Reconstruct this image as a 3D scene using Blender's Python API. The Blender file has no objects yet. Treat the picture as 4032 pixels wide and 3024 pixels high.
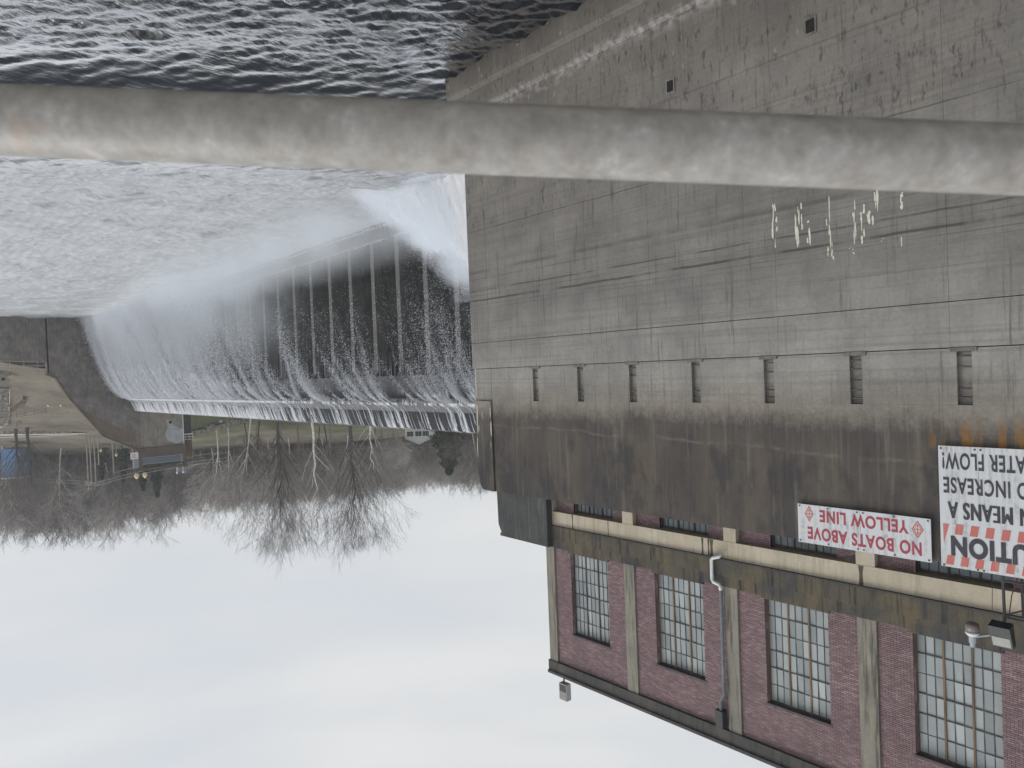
import bpy, bmesh, math, random
import numpy as np
from mathutils import Vector, Matrix

# ------------------------------------------------------------------ camera, sky, sun, exposure
# World axes: X runs along the dam and the powerhouse, Y across the river towards the dam, Z up.
# The camera stands at the origin on the downstream walkway, held upside down like the photograph.
sc = bpy.context.scene
col = sc.collection
AL, RHO, TH, FPX = math.radians(40.1), 0.0396, 0.01817, 2912.0
F0 = Vector((math.cos(AL), math.sin(AL), 0)); RT = Vector((math.sin(AL), -math.cos(AL), 0)); ZU = Vector((0, 0, 1))
FW = F0 * math.cos(TH) + ZU * math.sin(TH); UP = ZU * math.cos(TH) - F0 * math.sin(TH)
cr, sr = math.cos(RHO), math.sin(RHO)
cx, cy, cz = -cr * RT + sr * UP, -sr * RT - cr * UP, -FW
cam = bpy.data.objects.new('camera', bpy.data.cameras.new('camera')); col.objects.link(cam)
cam.matrix_world = Matrix(((cx.x, cy.x, cz.x, 0), (cx.y, cy.y, cz.y, 0), (cx.z, cy.z, cz.z, 0), (0, 0, 0, 1)))
cam.data.sensor_width = 36; cam.data.lens = 26.0
cam.data.clip_start = 0.05; cam.data.clip_end = 6000
cam.data.dof.use_dof = True; cam.data.dof.focus_distance = 45; cam.data.dof.aperture_fstop = 11.0
sc.camera = cam

world = bpy.data.worlds.new('World'); sc.world = world; world.use_nodes = True
nt = world.node_tree; nt.nodes.clear()
def wn(t, **k):
    n = nt.nodes.new(t)
    for a, v in k.items(): setattr(n, a, v)
    return n
SUN_EL, SUN_AZ = math.radians(48), math.radians(140)
sky = wn('ShaderNodeTexSky', sky_type='NISHITA', sun_disc=False, sun_elevation=SUN_EL, sun_rotation=SUN_AZ)
tc = wn('ShaderNodeTexCoord'); mp = wn('ShaderNodeMapping'); mp.inputs['Scale'].default_value = (1.1, 1.7, 7.0)
mp.inputs['Rotation'].default_value = (0.06, 0.1, 0.5)
n1 = wn('ShaderNodeTexNoise'); n1.inputs['Scale'].default_value = 1.5; n1.inputs['Detail'].default_value = 4; n1.inputs['Roughness'].default_value = 0.45
cl = wn('ShaderNodeValToRGB')
cl.color_ramp.elements[0].position = 0.33; cl.color_ramp.elements[0].color = (5.6, 5.83, 6.1, 1)
cl.color_ramp.elements[1].position = 0.68; cl.color_ramp.elements[1].color = (6.65, 6.64, 6.55, 1)
e = cl.color_ramp.elements.new(0.5); e.color = (6.1, 6.22, 6.25, 1)
mx = wn('ShaderNodeMixRGB'); mx.inputs[0].default_value = 0.93
bg = wn('ShaderNodeBackground'); bg.inputs['Strength'].default_value = 0.1
wo = wn('ShaderNodeOutputWorld')
L = nt.links.new
L(tc.outputs['Generated'], mp.inputs['Vector']); L(mp.outputs['Vector'], n1.inputs['Vector']); L(n1.outputs['Fac'], cl.inputs['Fac'])
L(sky.outputs['Color'], mx.inputs[1]); L(cl.outputs['Color'], mx.inputs[2]); L(mx.outputs['Color'], bg.inputs['Color']); L(bg.outputs['Background'], wo.inputs['Surface'])

sd = bpy.data.lights.new('sun', 'SUN'); sd.energy = 1.5; sd.angle = math.radians(35); sd.color = (1, 0.96, 0.9); sd.specular_factor = 0.25
sun = bpy.data.objects.new('sun', sd); col.objects.link(sun)
sdir = Vector((math.cos(SUN_EL) * math.sin(SUN_AZ), math.cos(SUN_EL) * math.cos(SUN_AZ), math.sin(SUN_EL)))
sun.rotation_euler = (-sdir).to_track_quat('-Z', 'Y').to_euler()

sc.view_settings.view_transform = 'Standard'; sc.view_settings.look = 'None'
sc.view_settings.exposure = 0.33; sc.view_settings.gamma = 1.0; sc.view_settings.use_curve_mapping = False
sc.cycles.max_bounces = 6; sc.cycles.volume_bounces = 4; sc.cycles.transparent_max_bounces = 16
sc.cycles.volume_step_rate = 3.0; sc.cycles.volume_max_steps = 48

# ------------------------------------------------------------------ helpers
rng = np.random.default_rng(7); random.seed(7)
def uray(x, y):
    a, b = (2016 - x), (y - 1512)
    A, B = (a * cr + b * sr) / FPX, (-a * sr + b * cr) / FPX
    return RT * A + UP * B + FW
def at_d(x, y, d):           # the point seen at photo pixel x, y that lies d metres ahead
    q = uray(x, y); return q * (d / q.dot(F0))
def at_s(x, y, s):
    q = uray(x, y); return q * (s / q.x)
def at_t(x, y, t):
    q = uray(x, y); return q * (t / q.y)

class MB:
    def __init__(self): self.v = []; self.f = []; self.m = []
    def box(self, x0, x1, y0, y1, z0, z1, m=0, skip=''):
        b = len(self.v)
        self.v += [(x0, y0, z0), (x1, y0, z0), (x1, y1, z0), (x0, y1, z0), (x0, y0, z1), (x1, y0, z1), (x1, y1, z1), (x0, y1, z1)]
        for k, q in (('b', (0, 3, 2, 1)), ('t', (4, 5, 6, 7)), ('f', (0, 1, 5, 4)), ('r', (1, 2, 6, 5)), ('k', (2, 3, 7, 6)), ('l', (3, 0, 4, 7))):
            if k not in skip: self.f.append(tuple(b + i for i in q)); self.m.append(m)
        return self
    def quad(self, a, b, c, d, m=0):
        n = len(self.v); self.v += [tuple(a), tuple(b), tuple(c), tuple(d)]; self.f.append((n, n + 1, n + 2, n + 3)); self.m.append(m); return self
    def poly(self, pts, m=0):
        n = len(self.v); self.v += [tuple(p) for p in pts]; self.f.append(tuple(range(n, n + len(pts)))); self.m.append(m); return self
    def tube(self, pts, rad, k=8, m=0, cap=True):
        pts = [Vector(p) for p in pts]
        if not hasattr(rad, '__len__'): rad = [rad] * len(pts)
        rings = []
        prev = None
        for i, p in enumerate(pts):
            d = (pts[min(i + 1, len(pts) - 1)] - pts[max(i - 1, 0)]).normalized()
            u = prev if prev is not None else (Vector((0, 0, 1)) if abs(d.z) < .9 else Vector((1, 0, 0)))
            u = (u - d * u.dot(d)).normalized(); w = d.cross(u); prev = u
            n = len(self.v); rings.append(n)
            for j in range(k):
                a = 2 * math.pi * j / k
                self.v.append(tuple(p + (u * math.cos(a) + w * math.sin(a)) * rad[i]))
        for i in range(len(rings) - 1):
            for j in range(k):
                self.f.append((rings[i] + j, rings[i] + (j + 1) % k, rings[i + 1] + (j + 1) % k, rings[i + 1] + j)); self.m.append(m)
        if cap:
            self.f.append(tuple(rings[0] + j for j in reversed(range(k)))); self.m.append(m)
            self.f.append(tuple(rings[-1] + j for j in range(k))); self.m.append(m)
        return self
    def lathe(self, c, prof, k=12, m=0, axis=None):
        c = Vector(c); n0 = len(self.v)
        for (r, h) in prof:
            for j in range(k):
                a = 2 * math.pi * j / k; self.v.append((c.x + r * math.cos(a), c.y + r * math.sin(a), c.z + h))
        for i in range(len(prof) - 1):
            for j in range(k):
                self.f.append((n0 + i * k + j, n0 + i * k + (j + 1) % k, n0 + (i + 1) * k + (j + 1) % k, n0 + (i + 1) * k + j)); self.m.append(m)
        self.f.append(tuple(n0 + j for j in reversed(range(k)))); self.m.append(m)
        self.f.append(tuple(n0 + (len(prof) - 1) * k + j for j in range(k))); self.m.append(m)
        return self
    def extrude_x(self, prof, x0, x1, m=0):       # closed (y,z) profile swept along x
        n0 = len(self.v); k = len(prof)
        self.v += [(x0, y, z) for y, z in prof] + [(x1, y, z) for y, z in prof]
        for j in range(k):
            self.f.append((n0 + j, n0 + (j + 1) % k, n0 + k + (j + 1) % k, n0 + k + j)); self.m.append(m)
        self.f.append(tuple(n0 + j for j in range(k))); self.m.append(m)
        self.f.append(tuple(n0 + k + j for j in reversed(range(k)))); self.m.append(m)
        return self
    def mesh(self, name, mats, smooth=False):
        me = bpy.data.meshes.new(name); me.from_pydata(self.v, [], self.f)
        for q in (mats if isinstance(mats, (list, tuple)) else [mats]): me.materials.append(q)
        if any(self.m): me.polygons.foreach_set('material_index', self.m)
        if smooth: me.polygons.foreach_set('use_smooth', [True] * len(self.f))
        me.update(); return me
    def build(self, name, mats, parent=None, smooth=False, fix=False):
        me = self.mesh(name, mats, smooth)
        if fix:
            bm = bmesh.new(); bm.from_mesh(me); bmesh.ops.recalc_face_normals(bm, faces=bm.faces); bm.to_mesh(me); bm.free()
        return link(name, me, parent)
def link(name, me, parent=None):
    o = bpy.data.objects.new(name, me); col.objects.link(o)
    if parent is not None:
        o.parent = parent
        o.matrix_parent_inverse = PINV.get(parent.name, Matrix.Identity(4))
    return o
PINV = {}
def tag(o, label, cat, group=None):
    o['label'] = label; o['category'] = cat
    if group: o['group'] = group
    return o
def thing(name, label, cat, loc=(0, 0, 0), group=None):
    o = bpy.data.objects.new(name, None); col.objects.link(o); o.empty_display_size = .3
    o.location = loc; PINV[o.name] = Matrix.Translation(loc).inverted()
    return tag(o, label, cat, group)
def sub(o):                                     # lets a part carry sub-parts whose meshes are in the same frame
    return o
def struct(o): o['kind'] = 'structure'; return o
def stuff(o): o['kind'] = 'stuff'; return o
def fastmesh(name, V, Fa, mat, smooth=False):   # numpy arrays to mesh; Fa is (n,k)
    me = bpy.data.meshes.new(name); V = np.asarray(V, 'f4'); Fa = np.asarray(Fa, 'i4'); n, k = Fa.shape
    me.vertices.add(len(V)); me.vertices.foreach_set('co', V.ravel())
    me.loops.add(n * k); me.loops.foreach_set('vertex_index', Fa.ravel())
    me.polygons.add(n); me.polygons.foreach_set('loop_start', np.arange(0, n * k, k, dtype='i4'))
    me.polygons.foreach_set('loop_total', np.full(n, k, 'i4'))
    if smooth: me.polygons.foreach_set('use_smooth', np.ones(n, bool))
    me.materials.append(mat); me.update(calc_edges=True); me.validate(); return me

# ------------------------------------------------------------------ materials
class NB:                                        # small node-graph builder
    def __init__(self, name):
        self.mat = bpy.data.materials.new(name); self.mat.use_nodes = True; self.t = self.mat.node_tree; self.t.nodes.clear()
        self.out = self.t.nodes.new('ShaderNodeOutputMaterial'); self.bsdf = self.t.nodes.new('ShaderNodeBsdfPrincipled')
        self.t.links.new(self.bsdf.outputs[0], self.out.inputs['Surface'])
        self.geo = self.t.nodes.new('ShaderNodeNewGeometry'); self.pos = self.geo.outputs['Position']
    def n(self, t, **k):
        q = self.t.nodes.new(t)
        for a, v in k.items(): setattr(q, a, v)
        return q
    def set(self, s, v):
        if hasattr(v, 'is_output') or isinstance(v, bpy.types.NodeSocket): self.t.links.new(v, s)
        else:
            if isinstance(v, (tuple, list)) and len(v) == 3 and s.type == 'RGBA': v = (*v, 1)
            s.default_value = v
    def P(self, key, v): self.set(self.bsdf.inputs[key], v)
    def mapped(self, sc=(1, 1, 1), rot=(0, 0, 0), loc=(0, 0, 0), src=None):
        m = self.n('ShaderNodeMapping'); self.set(m.inputs['Vector'], src or self.pos)
        m.inputs['Scale'].default_value = sc; m.inputs['Rotation'].default_value = rot; m.inputs['Location'].default_value = loc; return m.outputs[0]
    def noise(self, scale=1, detail=4, rough=.55, sc=(1, 1, 1), src=None, dist=0, loc=(0, 0, 0)):
        q = self.n('ShaderNodeTexNoise'); self.set(q.inputs['Vector'], self.mapped(sc, src=src, loc=loc))
        q.inputs['Scale'].default_value = scale; q.inputs['Detail'].default_value = detail; q.inputs['Roughness'].default_value = rough; q.inputs['Distortion'].default_value = dist
        return q.outputs['Fac']
    def voro(self, scale=1, sc=(1, 1, 1), feature='F1', rand=1.0):
        q = self.n('ShaderNodeTexVoronoi', feature=feature); self.set(q.inputs['Vector'], self.mapped(sc)); q.inputs['Scale'].default_value = scale
        q.inputs['Randomness'].default_value = rand; return q.outputs['Distance']
    def math(self, op, a, b=0.0, c=None, clamp=False):
        q = self.n('ShaderNodeMath', operation=op, use_clamp=clamp); self.set(q.inputs[0], a); self.set(q.inputs[1], b)
        if c is not None: self.set(q.inputs[2], c)
        return q.outputs[0]
    def rng(self, v, a, b, lo=0.0, hi=1.0, smooth=False):
        q = self.n('ShaderNodeMapRange', interpolation_type='SMOOTHSTEP' if smooth else 'LINEAR'); self.set(q.inputs[0], v)
        for i, w in enumerate((a, b, lo, hi)): self.set(q.inputs[i + 1], w)
        return q.outputs[0]
    def ramp(self, v, stops, interp='LINEAR'):
        q = self.n('ShaderNodeValToRGB'); self.set(q.inputs[0], v); r = q.color_ramp; r.interpolation = interp
        while len(r.elements) < len(stops): r.elements.new(.5)
        for el, (p, c) in zip(r.elements, stops):
            el.position = p; el.color = (c, c, c, 1) if not isinstance(c, (tuple, list)) else (*c, 1)
        return q.outputs[0]
    def mix(self, f, a, b, mode='MIX'):
        q = self.n('ShaderNodeMixRGB', blend_type=mode); self.set(q.inputs[0], f)
        for i, w in ((1, a), (2, b)):
            if isinstance(w, (tuple, list)): w = (*w[:3], 1)
            self.set(q.inputs[i], w)
        return q.outputs[0]
    def xyz(self):
        q = self.n('ShaderNodeSeparateXYZ'); self.set(q.inputs[0], self.pos); return q.outputs
    def bump(self, h, dist=.01, strength=1.0):
        q = self.n('ShaderNodeBump'); self.set(q.inputs['Height'], h); q.inputs['Distance'].default_value = dist; q.inputs['Strength'].default_value = strength
        self.P('Normal', q.outputs[0]); return self

def simple(name, c, rough=.7, var=.25, scale=6, metal=0.0, spec=.4, sc=(1, 1, 1)):
    b = NB(name); f = b.noise(scale, 4, .6, sc)
    lo = tuple(x * (1 - var) for x in c); hi = tuple(min(1, x * (1 + var)) for x in c)
    b.P('Base Color', b.mix(b.rng(f, .3, .7), lo, hi)); b.P('Roughness', rough); b.P('Metallic', metal); b.P('Specular IOR Level', spec)
    return b.mat

def wall_concrete():
    b = NB('tailrace_concrete'); X, Y, Z = b.xyz()
    streak = b.noise(1, 5, .6, (2.6, 2.6, .16)); streak2 = b.noise(1, 4, .6, (9, 9, .5)); blot = b.noise(.55, 5, .6); fine = b.noise(9, 4, .65)
    wob = b.noise(.35, 3, .5)
    zz = b.math('ADD', Z, b.math('MULTIPLY', b.math('SUBTRACT', wob, .5), .9))
    zz2 = b.math('ADD', zz, b.math('ADD', b.math('MULTIPLY', b.math('SUBTRACT', streak, .5), .55), b.math('ADD', b.math('MULTIPLY', b.math('SUBTRACT', fine, .5), .35), b.math('MULTIPLY', b.math('SUBTRACT', b.noise(3.2, 4, .6, (1, 1, .8)), .5), .75))))
    # height zones of the weathered concrete (own colour): scum-lined foot, grey lifts, paler slot band, algae-black parapet
    zn = b.rng(zz2, -15, 7)
    base = b.ramp(zn, [(0, (.060, .055, 0.0530)), (.05, (.14, .128, 0.1219)), (.20, (.175, .164, 0.1569)), (.26, (.20, .19, 0.1866)), (.55, (.22, .213, 0.2120)), (.66, (.285, .277, 0.2788)), (.70, (.30, .29, 0.2883)), (.735, (.255, .242, 0.2311)), (.752, (.26, .24, 0.2226)), (.766, (.19, .174, 0.1590)), (.785, (.088, .08, 0.0806)), (.84, (.085, .076, 0.0731)), (.92, (.07, .064, 0.0657)), (1, (.05, .048, 0.0551))])
    var = b.rng(blot, .3, .7, .78, 1.2); c = b.mix(1, base, b.n('ShaderNodeCombineXYZ').outputs[0], 'MIX') if False else base
    vv = b.n('ShaderNodeCombineXYZ'); b.set(vv.inputs[0], var); b.set(vv.inputs[1], var); b.set(vv.inputs[2], b.rng(blot, .3, .7, .76, 1.12))
    c = b.mix(1, c, vv.outputs[0], 'MULTIPLY')
    # vertical run-off streaks
    dk = b.math('MULTIPLY', b.rng(streak2, .54, .74), b.rng(streak, .40, .62)); c = b.mix(b.math('MULTIPLY', dk, .8), c, (.06, .054, .047))
    lt = b.math('MULTIPLY', b.rng(b.noise(1, 4, .6, (5, 5, .22), loc=(3, 0, 9)), .54, .72), b.rng(Z, -.2, 3.5, .3, .6)); c = b.mix(lt, c, (.21, .195, .165))
    vl = b.math('MULTIPLY', b.rng(b.noise(1, 3, .6, (14, 14, .25), loc=(1, 3, 0)), .58, .72), b.rng(Z, .6, 2.4)); c = b.mix(b.math('MULTIPLY', vl, .6), c, (.035, .034, .036))
    # brown patches high up
    c = b.mix(b.math('MULTIPLY', b.rng(b.noise(.5, 4, .6, (1.3, 1, .35), loc=(8, 2, 1)), .48, .66), b.rng(Z, 1.9, 2.8, 0, .7)), c, (.13, .11, .086))
    c = b.mix(b.math('MULTIPLY', b.rng(b.noise(1, 5, .65, (1.1, 1, .5), loc=(2, 7, 5)), .50, .62), b.rng(Z, 1.7, 3.2, 0, .6)), c, (.040, .041, .047))
    # pale drip line on the old waterline, and the light seam
    sm = b.math('MULTIPLY', b.rng(b.math('ABSOLUTE', b.math('SUBTRACT', b.math('ADD', zz, b.math('MULTIPLY', X, .028)), 3.35)), .0, .09, 1, 0), b.rng(b.noise(1.2, 4, .6), .42, .58)); c = b.mix(b.math('MULTIPLY', sm, .3), c, (.26, .25, .22))
    # horizontal board marks low down, finer formwork lines
    zl = b.math('ADD', Z, b.math('MULTIPLY', b.math('SUBTRACT', b.noise(.6, 3, .6), .5), .10)); ln = None
    for (z_, w_, a_) in ((-9.75, .02, .35), (-8.4, .012, .22), (-6.9, .022, .5), (-6.15, .012, .25), (-5.5, .012, .3), (-4.9, .07, .42), (-4.55, .016, .4), (-3.97, .026, .75), (-3.75, .014, .4), (-3.5, .04, .8), (-3.27, .014, .45), (-3.1, .012, .3), (-2.4, .010, .2), (.85, .010, .22)):
        q = b.math('MULTIPLY', b.rng(b.math('ABSOLUTE', b.math('SUBTRACT', zl, z_)), w_ * .5, w_ * 1.6, a_, 0), b.rng(b.noise(1, 4, .65, (.45, .45, .2), loc=(z_ * 3, 1, 0)), .36, .54)); ln = q if ln is None else b.math('MAXIMUM', ln, q)
    bg_ = b.noise(1, 2, .5, (.12, .12, 8.5), loc=(3, 1, 2)); c = b.mix(b.math('MULTIPLY', b.rng(bg_, .50, .68), b.rng(Z, 1.6, .9, 0, .30)), c, (.125, .113, .098)); c = b.mix(ln, c, (.06, .052, .046))
    # pitted, dark spotted zone near the foot
    spn = b.math('MAXIMUM', b.rng(b.noise(1, 5, .72, (6.5, 6.5, 2.0)), .555, .65), b.rng(b.noise(1, 4, .7, (2.4, 2.4, .9), loc=(4, 4, 4)), .61, .68))
    sp = b.math('MULTIPLY', spn, b.math('MULTIPLY', b.rng(Z, -6.2, -7.4), b.rng(b.noise(.5, 3, .5, loc=(1, 4, 4)), .34, .5))); c = b.mix(b.math('MULTIPLY', sp, .7), c, (.05, .043, .038))
    sp2 = b.math('MULTIPLY', b.rng(b.voro(1, (1.7, 1.7, .9)), .12, .05), b.rng(Z, -7.5, -9)); c = b.mix(b.math('MULTIPLY', sp2, .5), c, (.33, .30, .23))
    # white scum ridge just over the water
    rg = b.math('MULTIPLY', b.rng(b.math('ABSOLUTE', b.math('ADD', zz, 12.55)), .0, .42, 1, 0), b.rng(b.noise(3, 4, .6), .42, .62)); c = b.mix(b.math('MULTIPLY', rg, .65), c, (.40, .40, .40))
    # rust under the big sign
    ru = b.math('MULTIPLY', b.math('MULTIPLY', b.rng(X, 8.5, 8.1), b.rng(Z, 1.7, 2.5)), b.math('MULTIPLY', b.rng(Z, 2.75, 2.6), b.rng(b.noise(1, 4, .6, (4, 4, .5)), .47, .56))); c = b.mix(b.math('MULTIPLY', ru, .85), c, (.30, .15, .035))
    c = b.mix(b.rng(fine, .35, .75, 0, .22), c, (.05, .048, .045))
    b.P('Base Color', c); b.P('Roughness', .85); b.P('Specular IOR Level', .25); b.bump(b.math('ADD', fine, b.math('MULTIPLY', streak2, .5)), .012, .8)
    return b.mat
M_WALL = wall_concrete()

def old_concrete(name, c0, c1, dark, streaks=.5, rough=.85):
    b = NB(name); s1 = b.noise(1, 5, .6, (3, 3, .2)); s2 = b.noise(1, 4, .6, (8, 8, .6)); bl = b.noise(.7, 5, .6); fi = b.noise(10, 4, .6)
    c = b.mix(b.rng(bl, .32, .68), c0, c1)
    c = b.mix(b.math('MULTIPLY', b.math('MULTIPLY', b.rng(s1, .42, .62), b.rng(s2, .45, .62)), streaks * 1.4), c, dark)
    c = b.mix(b.rng(fi, .4, .8, 0, .25), c, dark)
    b.P('Base Color', c); b.P('Roughness', rough); b.P('Specular IOR Level', .25); b.bump(b.math('ADD', fi, s2), .01, .7); return b.mat
M_BELT = old_concrete('belt_concrete', (.062, .066, .070), (.155, .125, .075), (.028, .03, .034), .75)
M_PARAPET = old_concrete('parapet_concrete', (.055, .057, .060), (.10, .095, .085), (.03, .03, .033), .5)
M_PILASTER = old_concrete('pilaster_concrete', (.20, .195, .175), (.30, .28, .225), (.095, .09, .08), .8)
M_CREAM = old_concrete('cream_paint', (.43, .385, .30), (.53, .48, .385), (.25, .215, .16), .35)
M_PIER = old_concrete('end_pier_concrete', (.045, .047, .05), (.075, .075, .075), (.16, .165, .165), .35)
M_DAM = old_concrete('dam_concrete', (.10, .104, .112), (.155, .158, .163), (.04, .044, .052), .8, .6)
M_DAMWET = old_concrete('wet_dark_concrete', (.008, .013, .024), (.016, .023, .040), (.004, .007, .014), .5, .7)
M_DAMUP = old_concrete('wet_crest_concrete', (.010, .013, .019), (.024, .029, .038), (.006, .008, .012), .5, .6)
M_SILL = old_concrete('brown_wet_sill', (.07, .06, .056), (.12, .108, .10), (.04, .037, .036), .6, .5)
M_BUTT = old_concrete('buttress_concrete', (.12, .122, .12), (.19, .185, .175), (.06, .062, .062), .6, .7)
M_TOWER = old_concrete('tower_concrete', (.20, .185, .155), (.29, .27, .23), (.10, .085, .065), .6)
M_TOWERB = old_concrete('tower_beam_concrete', (.10, .082, .062), (.15, .125, .095), (.06, .05, .04), .5)
M_TRAIN = old_concrete('training_wall_concrete', (.13, .12, .112), (.24, .218, .195), (.06, .058, .058), .6)
M_DECK = old_concrete('walkway_concrete', (.25, .24, .22), (.33, .32, .29), (.14, .13, .12), .2)

def brick_mat():
    b = NB('brick_red'); oi = b.n('ShaderNodeObjectInfo'); r = b.math('FRACT', b.math('ADD', b.geo.outputs['Random Per Island'], oi.outputs['Random']))
    c = b.ramp(r, [(0, (.185, .13, .14)), (.45, (.235, .165, .176)), (.8, (.265, .19, .2)), (1, (.32, .245, .245))])
    c = b.mix(b.rng(b.noise(.6, 4, .6), .35, .7, 0, .45), c, (.13, .088, .095))
    c = b.mix(b.rng(b.noise(1, 4, .6, (1.2, 1, .8), loc=(5, 5, 5)), .58, .72, 0, .35), c, (.36, .29, .27))
    b.P('Base Color', c); b.P('Roughness', .85); b.P('Specular IOR Level', .2); return b.mat
M_BRICK = brick_mat()
def mortar_mat():
    b = NB('mortar'); c = b.mix(b.rng(b.noise(.9, 4, .6, (1.2, 1, 1), loc=(5, 2, 3)), .5, .64), (.15, .112, .116), (.38, .33, .32)); b.P('Base Color', c); b.P('Roughness', .95); return b.mat
M_MORTAR = mortar_mat()
def glass_mat():
    b = NB('pale_window_glass'); oi = b.n('ShaderNodeObjectInfo')  # opaque pale grey, tone varied from pane to pane
    c = b.mix(b.math('ADD', b.math('MULTIPLY', oi.outputs['Random'], .8), b.math('MULTIPLY', b.noise(1.3, 4, .6), .5)), (.15, .18, .19), (.36, .395, .40))
    b.P('Base Color', c); b.P('Roughness', .22); b.P('Specular IOR Level', .55); b.bump(b.noise(18, 3, .5), .003, .5); return b.mat
M_GLASS = glass_mat()
M_GLASSLOW = simple('lower_window_glass', (.16, .20, .205), .2, .35, 1.5, spec=.5)
M_IRON = simple('dark_sash_iron', (.075, .062, .065), .7, .4, 3)
M_MULL = simple('rusty_mullion', (.16, .105, .06), .75, .45, 2, sc=(1, 1, .4))
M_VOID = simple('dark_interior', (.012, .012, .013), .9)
M_PVC = simple('white_drain_pipe', (.62, .64, .66), .4, .15, 4)
M_DRAIN = simple('grey_drain_pipe', (.14, .165, .185), .5, .25, 3)
M_DRAINDK = simple('dark_drain_pipe', (.035, .04, .042), .6, .3, 3)
M_STEEL = simple('painted_dark_steel', (.05, .045, .05), .55, .3, 5)
M_BLACK = simple('lamp_housing', (.022, .028, .03), .5, .2, 5)
M_LENS = simple('lamp_glass', (.20, .205, .19), .45, .1, 5, spec=.7)
M_CAMW = simple('camera_white', (.62, .63, .66), .4, .08, 5)
M_CAMG = simple('camera_dome', (.17, .15, .14), .35, .25, 8)
M_CAMT = simple('camera_arm', (.36, .40, .44), .4, .15, 5)
def sign_mat():
    b = NB('weathered_white_sign'); st = b.noise(1, 5, .62, (9, 9, .7)); fi = b.noise(7, 4, .7)
    c = b.mix(b.math('MULTIPLY', b.rng(st, .46, .68), b.rng(fi, .35, .65)), (.56, .58, .61), (.22, .225, .23))
    b.P('Base Color', c); b.P('Roughness', .5); return b.mat
M_SIGN = sign_mat()
def ink(name, c, wear):
    b = NB(name); st = b.noise(1, 5, .65, (7, 7, 1.0)); b.P('Base Color', b.mix(b.rng(st, .52, .75, 0, .7), c, wear)); b.P('Roughness', .55); return b.mat
M_INKK = ink('black_sign_ink', (.03, .03, .045), (.12, .12, .14)); M_INKR = ink('dark_red_sign_ink', (.32, .035, .06), (.38, .12, .14)); M_INKS = ink('faded_red_stripe', (.47, .13, .11), (.5, .3, .28))
M_INKD = ink('faded_red_emblem', (.42, .13, .12), (.45, .25, .24))
def pipe_mat():
    b = NB('weathered_galvanised_pipe'); n_ = b.noise(46, 5, .65, (1, 1, .8)); n2 = b.noise(120, 4, .6); n3 = b.noise(16, 3, .5, loc=(3, 3, 1))
    c = b.ramp(b.math('ADD', b.math('MULTIPLY', n_, .7), b.math('MULTIPLY', n2, .3)), [(.32, (.20, .186, .168)), (.46, (.27, .256, .238)), (.58, (.33, .32, .305)), (.7, (.46, .45, .44))])
    c = b.mix(b.rng(n3, .64, .72, 0, .45), c, (.38, .25, .17))
    b.P('Base Color', c); b.P('Roughness', .55); b.P('Metallic', 0); b.P('Coat Weight', .35); b.P('Coat Roughness', .45); b.P('Specular IOR Level', .5); b.bump(n2, .0006, .6); return b.mat
M_PIPE = pipe_mat()
def white_water(name, c=(.93, .95, .99), tr=.42):
    b = NB(name); d = b.n('ShaderNodeBsdfDiffuse'); d.inputs[0].default_value = (*c, 1); t_ = b.n('ShaderNodeBsdfTranslucent'); t_.inputs[0].default_value = (*c, 1)
    m = b.n('ShaderNodeMixShader'); m.inputs[0].default_value = tr; b.t.links.new(d.outputs[0], m.inputs[1]); b.t.links.new(t_.outputs[0], m.inputs[2]); b.t.links.new(m.outputs[0], b.out.inputs['Surface']); b.t.nodes.remove(b.bsdf); return b.mat
M_FALL = white_water('falling_white_water')
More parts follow.
